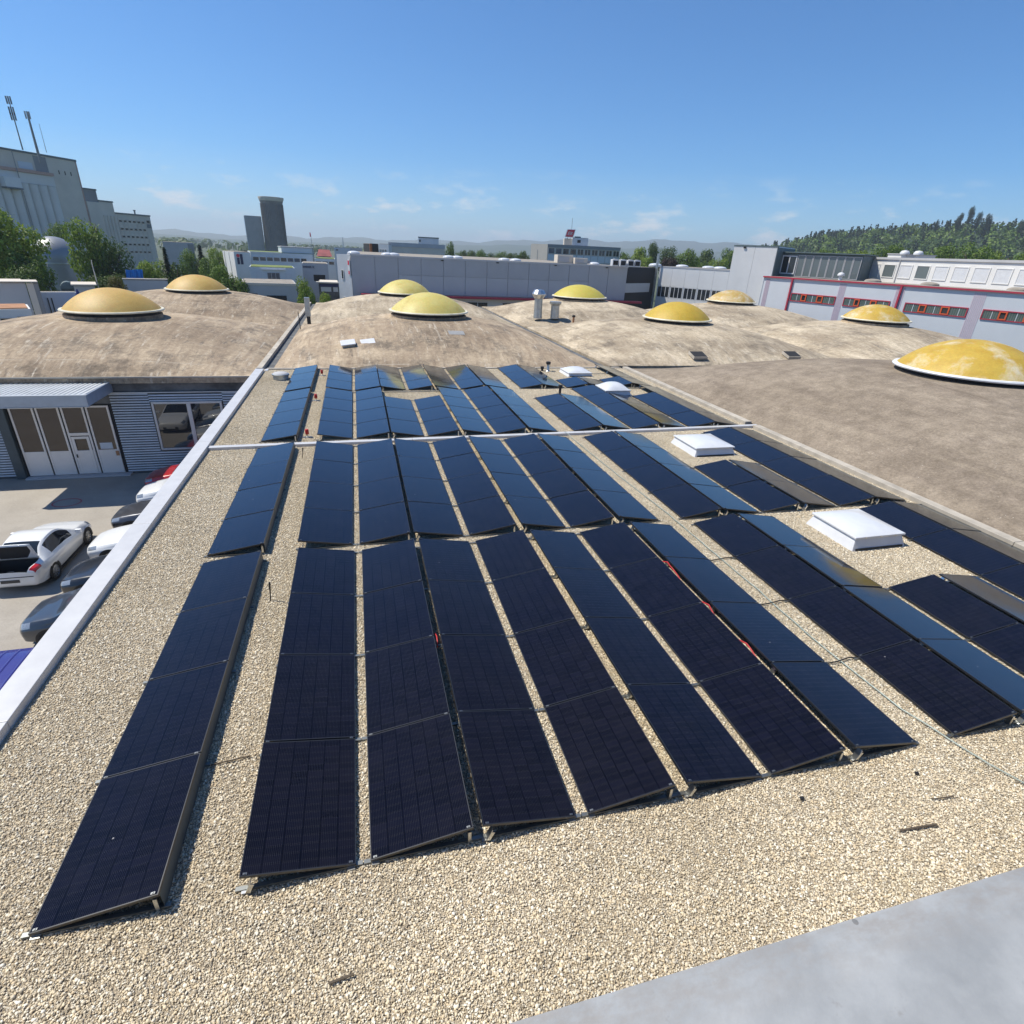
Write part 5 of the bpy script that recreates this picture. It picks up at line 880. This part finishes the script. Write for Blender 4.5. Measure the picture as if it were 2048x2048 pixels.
for (ta, tb, el, nm, lab) in ((0.1, 4.6, 2.96, 'silo_annex', 'dark upper step of the silo annex'), (4.7, 9.8, 2.23, 'silo_annex', 'silo annex step with three small windows'), (9.9, 24, 1.44, 'silo_office', 'stepped concrete silo office with rows of small windows')):
    p0, p1 = sp(ta), sp(tb); D = math.hypot(p1[0]-CAM.x, p1[1]-CAM.y); zt = hz(el, D)
    t, L, h = front(nm, lab, 'silo', p0, p1, 16, GZ, zt, 'silo' if el < 2.9 else 'silo3', 'teal_t')
    pc(t, 'roof_edge', 'teal_t', (-0.05, -0.25, h-0.3), (L+0.1, 0.1, h+0.12))
    if el > 2.9: pc(t, 'lower_wall', 'silo', (0.0, -0.3, 0), (L+4.5, -0.005, h-3.6))
    if 2 < el < 2.5:
        for i in range(3): pc(t, 'small_window', 'dark', (0.6+i*1.3, -0.05, h-1.6), (1.1+i*1.3, -0.003, h-1.1))
        for i in range(4): MB().lathe([(0.6, 0.1), (0.6, h-4.2)], 14, (0.7+i*1.25, -0.2, 0)).build('silo_bin', 'silo', t, smooth=40)
    if el < 2:
        for r_ in range(5):
            for i in range(6): win(t, 0.7+i*1.85, 2.0+i*1.85, h-2.0-r_*2.35-0.75, h-2.0-r_*2.35, 'silo', 'dglass', 1, 0.10)
        for i in range(7): pc(t, 'pilaster', 'silo', (0.42+i*1.85, -0.12, 0), (0.58+i*1.85, -0.004, h-1.6))
        win(t, 12.1, 13.6, h-2.6, h-1.5, 'silo', 'dglass', 1, 0.1); pc(t, 'green_board', 'teal_t', (12.0, -0.08, h-4.0), (13.9, -0.003, h-2.8)); MB().lathe([(0.25, h), (0.25, h+1.1), (0.4, h+1.15), (0.4, h+1.4)], 10, (9.5, 1.5, 0)).build('stub_chimney', 'silo3', t)
t, L, h = front('grey_depot', 'plain grey depot right of the silo office', 'building', pol(-15.1, 262), pol(-12.9, 262), 14, GZ, 4.3, 'bldg_grey')
pc(t, 'painted_shadow_side', 'silo3', (L*0.8, -0.06, 0), (L, -0.004, h-0.4))  # darker panel on the front stands for the side in shade
for (a, d_, e0, e1, r, l) in ((-22.47, 212, 5.3, 8.05, 0.16, 'tallest roof antenna mast with clustered aerials on the silo, left'), (-21.66, 214, 4.63, 7.34, 0.34, 'thick antenna mast with panel aerials on the silo, middle'), (-21.16, 217, 5.3, 6.72, 0.07, 'thin whip aerial on the silo, right')):
    x, y = pol(a, d_); z0, z1 = hz(e0, d_)-1, hz(e1, d_); t = thing('antenna_mast', l, 'antenna', (x, y, z0)); MB().tube([(0, 0, 0), (0, 0, z1-z0)], [r, r*0.6], 6).build('mast', 'silo3', t)
    if r > 0.1:
        for q in ((0, 1.9) if r > 0.3 else (0, 2.2, 3.4)):
            for s in (-1, 0, 1): pc(t, 'aerial', 'bldg_grey' if r > 0.3 else 'silo3', (s*0.45-0.13, -0.3, z1-z0-q-1.6), (s*0.45+0.13, -0.05, z1-z0-q+0.05)) if not (r > 0.3 and q) else None
# -- steel tank, huts and yard things on the left
x, y = pol(-22.25, 112); t = thing('steel_tank', 'big rounded stainless steel tank between the left trees', 'tank', (x, y, GZ)); MB().lathe([(3.2, 0.0), (3.2, 7.4)]+[(3.2*cos(a), 7.4+3.1*sin(a)) for a in [i*pi/2/10 for i in range(1, 10)]]+[(0.05, 10.5)], 40).build('shell', 'tank', t, smooth=60); MB().lathe([(3.24, 6.9), (3.26, 7.0), (3.24, 7.1)], 40, cap=False).build('seam', 'pole_grey', t, smooth=40)
t, L, h = front('brick_hut', 'dark grey brick hut with end wall coloured pale as if lit behind the left shell', 'hut', pol(-27.5, 70), pol(-24.55, 70), 5, GZ, 1.65, 'hall_grey', 'bldg_beige'); pc(t, 'roof_slab', 'bldg_beige', (-0.2, -0.3, h+0.085), (L+0.9, 2.3, h+0.16)); pc(t, 'painted_lit_side', 'bldg_beige', (L+0.05, -0.12, 0), (L+0.55, -0.004, h)); pc(t, 'side', 'silo3', (L+0.56, -0.1, 0), (L+0.9, 4, h))  # beige strip beside the front paints the hut's lit side face
t, L, h = front('low_annex', 'low pale annex with rusty roof and two vents at the left edge', 'building', pol(-28.5, 62), pol(-24.7, 62), 4, GZ, 0.2, 'wall_white', 'rust'); win(t, L-2.1, L-1.3, h-1.0, h-0.65, 'silo', 'dark', 1, 0.05); win(t, L-1.0, L-0.3, h-0.9, h-0.55, 'silo', 'dark', 1, 0.05)
t, L, h = front('pale_yard_wall', 'pale wall with drainpipes between hut and skylight', 'wall', pol(-24.3, 74), pol(-21.6, 74), 0.6, GZ, 0.55, 'bldg_blue', 'bldg_beige'); pc(t, 'pipe', 'black', (1.0, -0.08, h-2.6), (1.08, -0.003, h-0.5)); pc(t, 'pipe', 'black', (1.3, -0.08, h-2.6), (1.38, -0.003, h-0.5))
t, L, h = front('green_shed', 'small green rounded shed before the steel tank', 'shed', pol(-22.5, 82), pol(-21.6, 82), 2.5, GZ, 0.35, 'teal_t', 'teal_t'); MB().lathe([(0.7, 0), (0.7, 1.9)], 16).build('barrel_roof', 'teal_t', t, smooth=40).matrix_local = Matrix.Translation((L/2, 0, h)) @ Matrix.Rotation(-pi/2, 4, 'X')
t, L, h = front('grey_drum_hut', 'grey flat-roofed hut below the steel tank', 'hut', pol(-21.7, 80), pol(-20.35, 80), 4, GZ, 0.75, 'bldg_grey', 'bldg_beige'); pc(t, 'roof_slab', 'bldg_beige', (-0.2, -0.3, h+0.085), (L+0.2, 4.2, h+0.2))
x, y = pol(-21.55, 73); t = thing('closed_parasol', 'folded blue parasol beside the left skylight', 'parasol', (x, y, -2.0)); MB().lathe([(0.75, 0.8), (0.45, 1.6), (0.05, 2.95)], 10, cap=False).build('fabric', 'navy', t, smooth=30); MB().tube([(0, 0, 0), (0, 0, 3.1)], 0.04, 6).build('pole', 'pole_grey', t)
x0, x1 = pol(-18.1, 90), pol(-16.94, 90); dd = Vector((x1[0]-x0[0], x1[1]-x0[1])); t = thing('blue_tarpaulin', 'bright blue tarpaulin sheet hung behind the left shells', 'tarpaulin', (x0[0], x0[1], GZ), atan2(dd.y, dd.x))
rr = random.Random(2); ph = [rr.random()*6 for _ in range(20)]; m = MB(); m.grid(lambda a, b: (dd.length*a+0.15*(b-0.5), 0.10*sin(a*22+ph[0]+b)+0.05*sin(a*51+ph[1]), 5.95+1.28*b-0.05*sin(a*6)), 40, 6); m.build('sheet', 'bluetarp', t, smooth=True); pc(t, 'frame', 'pole_grey', (0, 0.2, 0), (0.06, 0.26, 7.2)); pc(t, 'frame', 'pole_grey', (dd.length-0.06, 0.2, 0), (dd.length, 0.26, 7.2))
t, L, h = front('long_low_wall', 'long low grey wall under the blue tarpaulin', 'wall', pol(-18.4, 80), pol(-15.3, 80), 0.4, GZ, 1.42, 'bldg_grey', 'bldg_beige'); pc(t, 'cap', 'bldg_beige', (-0.05, -0.08, h+0.082), (L+0.05, 0.45, h+0.18))
for a, dd_, e0, e1, l in ((-20.1, 84, -4.0, -1.9, 'leaning thin lamp post before the tank'), (-22.9, 88, -3.6, -2.2, 'curved lamp post left of the green shed'), (-10.3, 120, -2.3, -0.95, 'left white flagpole by the logo wall'), (-10.65, 120, -2.3, -0.9, 'second white flagpole by the logo wall')):
    x, y = pol(a, dd_); tag(MB().tube([(x, y, hz(e0, dd_)-2), (x-0.1, y, hz(e1, dd_)-0.3), (x-0.05, y, hz(e1, dd_))], [0.06, 0.05, 0.05], 6).build('pole', 'bldg_beige'), l, 'pole')

# ================================================================== trees
def broad(seed, leafmat, n=3600, size=0.34, lobes=9, tall=1.0, cone=0.0):
    """crown of unit radius, centred on the origin: leaf clumps through several uneven lobes"""
    r = random.Random(seed); L = [(Vector((0, 0, 0)), 0.62)]
    for i in range(lobes):
        a = r.random()*6.28; z = r.uniform(-0.65, 0.75); q = sqrt(max(0.05, 1-z*z*0.9))*r.uniform(0.42, 0.66); L.append((Vector((q*cos(a), q*sin(a), z*0.72)), r.uniform(0.26, 0.46)))
    m = MB(); tot = sum(b*b for a, b in L)
    for c, rad in L:
        for i in range(int(n*rad*rad/tot)):
            v = Vector((r.gauss(0, 1), r.gauss(0, 1), r.gauss(0, 1))).normalized(); rr = rad*(0.55+0.5*r.random()**0.6)*(1+0.25*sin(v.x*7+seed)*sin(v.y*6)*sin(v.z*5+1)); p = c+v*rr; p.z *= tall
            if cone: k = max(0.05, 1-(p.z+1)*cone); p.x *= k; p.y *= k
            nn = (v+Vector((r.gauss(0, .5), r.gauss(0, .5), r.gauss(0, .5)+0.25))).normalized(); a = nn.orthogonal().normalized(); b = nn.cross(a); th = r.random()*6.28; a, b = a*cos(th)+b*sin(th), b*cos(th)-a*sin(th); s = size*0.16*r.uniform(0.55, 1.25)
            m.add([p-a*s, p-b*s*0.55+nn*s*0.15, p+a*s, p+b*s*0.55+nn*s*0.15], [(0, 1, 2, 3)])
    me = m.mesh('crown'); me.materials.append(MT[leafmat]); return me
def fir(seed, leafmat, n=1400):
    r = random.Random(seed); m = MB()
    for i in range(n):
        t = r.random()**0.8; z = -1+2*t; rad = (1-t)**0.9*0.42+0.02; tier = 0.75+0.25*sin(t*58); a = r.random()*6.28; q = rad*tier*(0.35+0.65*sqrt(r.random())); p = Vector((q*cos(a), q*sin(a), z-0.12*q)); d = Vector((cos(a), sin(a), -0.35)).normalized(); s = (0.055 if n < 1450 else 0.075)*r.uniform(0.6, 1.3); sd_ = Vector((-sin(a), cos(a), 0))
        m.add([p-d*s*1.6, p-sd_*s*0.6, p+d*s*1.6, p+sd_*s*0.6], [(0, 1, 2, 3)])
    me = m.mesh('crown'); me.materials.append(MT[leafmat]); return me
CR = {}
def crown(kind, mat):
    key = (kind, mat)
    if key not in CR:
        if kind == 'fir': CR[key] = fir(5, mat)
        elif kind == 'fir2': CR[key] = fir(9, mat, 1500)
        elif kind == 'poplar': CR[key] = broad(31, mat, 3000, 0.34, 8, 1.0, 0.18)
        else: CR[key] = broad(kind, mat, 3800)
    return CR[key]
def tree(a, D, top, rad, label, mat='leaf_m', kind=1, hgt=None, base=GZ, name='broadleaf_tree', group='trees'):
    """bearing, distance, crown-top height, crown radius"""
    x, y = pol(a, D); hh = hgt or min(rad*2.3, top-base-0.6); cz = top-hh/2
    t = thing(name, label, 'tree', (x, y, base), random.Random(label).random()*6.28, group)
    tr = MB(); r0_ = max(0.10, rad*0.07); pts = [(0, 0, 0), (0.05*rad, 0.02*rad, (cz-base)*0.5), (0.0, 0.05*rad, cz-base), (0.04*rad, 0.0, cz-base+hh*0.3)]; tr.tube(pts, [r0_*1.3, r0_, r0_*0.7, r0_*0.25], 7); rl = random.Random(label+'l')
    for i in range(5):
        b = rl.random()*6.28; z = (cz-base)*rl.uniform(0.6, 1.05); tr.tube([(0.03*rad, 0.02*rad, z), (cos(b)*rad*0.35, sin(b)*rad*0.35, z+hh*0.14), (cos(b)*rad*0.62, sin(b)*rad*0.62, z+hh*0.3)], [r0_*0.6, r0_*0.4, r0_*0.15], 5)
    tr.build('trunk', 'bark', t, smooth=True)
    o = link('crown', crown(kind, mat), t); o.location = (0, 0, cz-base); o.scale = (rad, rad, hh/2*1.12 if kind not in ('fir', 'fir2') else hh/2)
    if kind in ('fir', 'fir2'): o.scale = (rad*(2.2 if kind == 'fir' else 3.4), rad*(2.2 if kind == 'fir' else 3.4), hh/2)
    return t
T = tree
T(-25.2, 92, 8.9, 4.6, 'large light green tree at the left edge below the silo', 'leaf_l', 1, 9); T(-24.0, 88, 4.0, 2.8, 'dark lower tree in front of the left half of the tank', 'leaf_m', 2, 6); T(-24.9, 84, 2.6, 2.6, 'dark bushy tree behind the brick hut', 'leaf_d', 3, 5.5)
T(-20.25, 98, 8.7, 2.9, 'tall bright poplar-like tree right of the steel tank', 'leaf_l', 4, 9.5); T(-19.1, 97, 6.0, 2.9, 'dark green tree right of the tall bright one', 'leaf_d', 5, 9.5); T(-19.3, 92, 2.0, 2.6, 'dark undergrowth tree below the tall bright one', 'leaf_d', 6, 5.5)
T(-22.0, 140, 7.6, 2.6, 'small tree against the silo bins above the tank', 'leaf_m', 3, 7); T(-19.0, 76, 2.15, 1.35, 'brownish round bush before the blue tarpaulin', 'leaf_b', 2, 3)
T(-16.2, 92, 3.85, 2.3, 'bright green tree right of the blue tarpaulin', 'leaf_l', 6, 6); T(-15.1, 90, 4.75, 1.3, 'dark spire-shaped conifer behind the second tan skylight', 'needle', 'fir', 8.5, name='conifer_tree'); T(-14.5, 90, 3.6, 2.4, 'dark olive tree above the second tan skylight', 'leaf_d', 1, 7); T(-15.6, 84, 1.4, 1.8, 'dark low tree left of second tan skylight', 'leaf_d', 4, 5)
T(-12.5, 126, 4.9, 1.8, 'dark pointed conifer left of the flagpoles', 'needle', 'fir', 8, name='conifer_tree'); T(-13.3, 128, 4.2, 2.4, 'mid green tree beside the dark pointed conifer', 'leaf_m', 5, 6); T(-11.0, 138, 4.7, 2.7, 'pale loose tree beside the logo wall', 'leaf_l', 3, 7); T(-11.9, 122, 3.2, 2.3, 'mid green tree before the pale loose one', 'leaf_m', 2, 5)
T(-11.4, 86, 3.65, 2.1, 'rounded green tree right of second tan skylight, top', 'leaf_m', 4, 5); T(-10.4, 84, 2.3, 2.1, 'rounded green tree reaching down behind the second tan skylight', 'leaf_m', 6, 5); T(-9.9, 83, 0.6, 1.6, 'dark shrub at the foot of the rounded green trees', 'leaf_d', 1, 4)
T(-4.6, 80, 2.3, 1.25, 'bright pointed shrub right of the long grey shed', 'leaf_l', 5, 5); T(-4.2, 78.5, 1.0, 1.5, 'mid green shrub below the bright pointed one', 'leaf_m', 2, 5); T(-3.0, 79, 0.6, 1.2, 'light shrub by the dark open bay', 'leaf_l', 3, 3.6); T(-3.4, 76.5, -0.7, 1.5, 'low bush at the foot of the white ribbed corner', 'leaf_m', 6, 3); T(-2.2, 76.5, -0.9, 1.0, 'small low bush nearest the white ribbed corner', 'leaf_m', 4, 2.5)
T(8.75, 172, 9.5, 1.9, 'tall narrow poplar behind the grey hall', 'leaf_m', 'poplar', 9, name='poplar_tree')
for i, (a, D, top, rad, mat, l) in enumerate(((9.9, 230, 7.0, 3.4, 'leaf_d', 'dark tree first right of the poplar'), (10.8, 235, 6.8, 3.2, 'leaf_d', 'dark tree second right of the poplar'), (11.8, 240, 7.0, 3.4, 'leaf_m', 'tree in the far line, third right of the poplar'), (12.8, 240, 6.7, 3.2, 'leaf_d', 'tree in the far line, fourth right of the poplar'), (13.7, 238, 6.8, 3.2, 'leaf_m', 'tree in the far line, fifth right of the poplar'), (14.6, 235, 7.0, 3.0, 'leaf_d', 'tree in the far line, sixth right of the poplar'), (15.55, 205, 7.6, 3.0, 'leaf_d', 'dark tree left of the beige end wall'), (19.0, 240, 9.9, 3.0, 'leaf_d', 'tree top peeping over the office roof'))): T(a, D, top, rad, l, mat, i % 6+1)
for i, (a, D, top, rad, mat, l, hg) in enumerate(((25.2, 190, 8.6, 3.4, 'leaf_m', 'light tree right of the office', None), (26.3, 185, 9.8, 3.4, 'leaf_l', 'bright tree right of the office, second', None), (27.7, 190, 11.2, 2.7, 'leaf_d', 'tall dark tree with ragged top right of the office', 8), (27.0, 170, 7.6, 2.6, 'leaf_l', 'light low tree behind the black block', None), (29.0, 220, 10.9, 4.0, 'leaf_d', 'grey-green tree left of the purple one', None), (29.1, 150, 7.6, 2.6, 'leaf_p', 'dark purple-leaved tree behind the white building', None), (30.6, 160, 9.8, 3.2, 'leaf_m', 'broad green tree right of the purple one', None), (32.2, 240, 11.2, 4.2, 'leaf_d', 'grey-green tree, taller, left of the white tower block', None), (31.9, 170, 6.9, 3.0, 'leaf_m', 'low tree between purple tree and tower block', None), (33.4, 190, 8.4, 3.4, 'leaf_l', 'bright tree left of the white tower block', None), (34.2, 230, 11.2, 3.8, 'leaf_m', 'tree touching the tower block edge', None), (23.0, 240, 9.6, 3.0, 'leaf_d', 'dark tree just above the office right end', None), (37.1, 240, 13.6, 3.4, 'leaf_d', 'dark tree top above the white tower block', None))): T(a, D, top, rad, l, mat, i % 6+1, hg)
for i, (a, D, top, rad, mat) in enumerate(((40.3, 170, 10.2, 3.6, 'leaf_l'), (41.6, 185, 11.2, 4.2, 'leaf_m'), (43.0, 170, 10.5, 3.6, 'leaf_l'), (44.6, 180, 11.5, 4.0, 'leaf_l'), (46.0, 175, 12.4, 4.2, 'leaf_m'), (47.6, 190, 12.0, 4.2, 'leaf_d'), (48.9, 170, 11.6, 4.0, 'leaf_l'), (50.2, 185, 13.0, 4.6, 'leaf_m'), (51.8, 175, 13.0, 4.4, 'leaf_m'), (53.2, 180, 12.2, 4.2, 'leaf_l'), (54.6, 175, 12.4, 4.4, 'leaf_m'), (56.2, 170, 12.5, 4.6, 'leaf_d'))): T(a, D, top, rad, 'tree before the wooded hill, %s from left, %s' % (ORD[i], {'leaf_l': 'bright green', 'leaf_m': 'mid green', 'leaf_d': 'dark green'}[mat]), mat, (i*2) % 6+1)
x, y = pol(26.6, 75.5)
T(26.6, 76.5, 0.55, 0.9, 'small bright shrub before the black block', 'leaf_l', 2, 1.5, base=-1.0)

# -- wooded hill on the right
def hill_h(a, D):
    P = [(30, 10), (36, 17), (37.7, 25), (41.3, 37), (46, 44), (50, 48), (54, 49), (62, 40), (90, 30)]
    for i in range(len(P)-1):
        if P[i][0] <= a <= P[i+1][0]: rh = P[i][1]+(P[i+1][1]-P[i][1])*(a-P[i][0])/(P[i+1][0]-P[i][0])
    k = max(0, min(1, (D-420)/330)); return GZ+rh*k*k*(3-2*k)
hm = MB(); hm.grid(lambda u, v: (lambda a, D: (*pol(a, D), hill_h(a, D)))(33+50*u, 400+700*v), 60, 24); struct(hm.build('wooded_hill', 'hill', None, True))
fm = {k: MB() for k in ('leaf_d', 'leaf_m', 'needle')}; rr = random.Random(21)
def blob(m, c, r, h, n, s, con=False):
    for i in range(n):
        v = Vector((rr.gauss(0, 1), rr.gauss(0, 1), rr.gauss(0, 1))).normalized()
        if con: t_ = rr.random(); a_ = rr.random()*6.28; p = Vector((c[0]+cos(a_)*r*(1-t_), c[1]+sin(a_)*r*(1-t_), c[2]+h*t_))
        else: p = Vector((c[0]+v.x*r, c[1]+v.y*r, c[2]+h*0.5+v.z*h*0.5))
        nn = (v+Vector((rr.gauss(0, .4), rr.gauss(0, .4), 0.4))).normalized(); a = nn.orthogonal().normalized(); b = nn.cross(a); q = s*rr.uniform(0.6, 1.3)
        m.add([p-a*q, p-b*q*0.7, p+a*q, p+b*q*0.7], [(0, 1, 2, 3)])
for i in range(1500):
    a = rr.uniform(34, 66); D = 400+420*rr.random()**0.8
    x, y = pol(a, D); z = hill_h(a, D); con = rr.random() < (0.25+0.6*max(0, (D-640)/180)); k = 'needle' if con else ('leaf_m' if rr.random() < 0.5 else 'leaf_d')
    if con: blob(fm[k], (x, y, z), 2.6, rr.uniform(9, 13), 46, 1.0, True)
    else: blob(fm[k], (x, y, z), rr.uniform(3.2, 5.2), rr.uniform(7, 10), 60, 1.2)
for k, l in (('leaf_d', 'dark broadleaf wood covering the hill at right'), ('leaf_m', 'lighter broadleaf wood covering the hill at right'), ('needle', 'conifer wood along the hill ridge at right')):
    o = fm[k].build('hill_wood', k); o['kind'] = 'stuff'; o['label'] = l; o['category'] = 'wood'
for a, D, el, r_, l in ((50.05, 640, 4.25, 3.2, 'tall dark pine on the hill ridge, left of the tallest'), (50.7, 640, 4.65, 3.4, 'tallest dark pine on the hill ridge'), (51.25, 645, 4.3, 3.0, 'tall pine just right of the tallest on the ridge'), (51.85, 650, 4.2, 3.2, 'rightmost of the tall pines on the ridge'), (48.8, 650, 3.9, 2.2, 'slim pine on the ridge left of the tall group'), (53.8, 640, 3.8, 3.0, 'pine on the ridge near the right edge'), (42.0, 700, 3.05, 2.2, 'slim pine on the lower ridge, right of the rise'), (40.9, 705, 2.95, 2.2, 'slim pine on the lower ridge, left end')):
    z = hill_h(a, D); tp = hz(el, D); T(a, D, tp, r_, l, 'needle', 3 if r_ > 2.5 else 'poplar', 14 if r_ > 2.5 else 12, base=z, name='pine_tree', group='ridge pines')

# -- far blue hills
def far_hill(name, D, prof, jit, seed, depth=1400):
    r = random.Random(seed); ph = [r.random()*6.28 for _ in range(8)]
    def el(a):
        for i in range(len(prof)-1):
            if prof[i][0] <= a <= prof[i+1][0]: t_ = (a-prof[i][0])/(prof[i+1][0]-prof[i][0]); t_ = t_*t_*(3-2*t_); return prof[i][1]+(prof[i+1][1]-prof[i][1])*t_
        return prof[-1][1] if a > 0 else prof[0][1]
    def fn(u, v):
        a = -75+165*u; h = hz(el(a)+jit*(sin(a*0.9+ph[0])*0.5+sin(a*2.1+ph[1])*0.3+sin(a*5.3+ph[2])*0.13+sin(a*11+ph[3])*0.06), D); x, y = pol(a, D-depth+depth*v); k = v*v*(3-2*v); return (x, y, GZ-2+(h-GZ+2)*k)
    return struct(MB().grid(fn, 330, 8).build(name, 'hill', None, True))
far_hill('far_hills', 3600, [(-75, 0.45), (-20, 0.22), (-8, 0.05), (0, 0.22), (10, 0.55), (20, 0.9), (34, 0.95), (60, 0.8), (90, 0.6)], 0.09, 3)
far_hill('farthest_hills', 5200, [(-75, 0.7), (-20, 0.5), (-8, 0.42), (0, 0.62), (10, 0.85), (20, 1.35), (31, 1.72), (45, 1.2), (90, 0.9)], 0.16, 8)
# -- far plain woods
pm = MB(); rr = random.Random(5)
for i in range(420):
    a = rr.uniform(-40, 45); D = rr.uniform(600, 2400); x, y = pol(a, D); blob(pm, (x, y, GZ), rr.uniform(5, 12), rr.uniform(6, 11), 22, 3.2)
o = pm.build('plain_woods', 'leaf_d'); o['kind'] = 'stuff'; o['label'] = 'scattered far woods on the plain'; o['category'] = 'wood'

# ================================================================== haze
hb_ = MB().box((-8500, -8200, GZ-1.2), (8500, 8800, 196)); me = hb_.mesh('haze'); k = NT('haze_air'); k.t.nodes.remove(k.b); pv = k.n('VolumePrincipled'); pv.inputs['Color'].default_value = (0.80, 0.90, 1.0, 1); pv.inputs['Density'].default_value = 2.5e-4; pv.inputs['Anisotropy'].default_value = 0.2; k.l(pv.outputs[0], k.out.inputs['Volume']); me.materials.append(k.m)
o = bpy.data.objects.new('haze', me); COL.objects.link(o); o['kind'] = 'stuff'; o['label'] = 'thin pale summer haze over the plain'; o['category'] = 'haze'
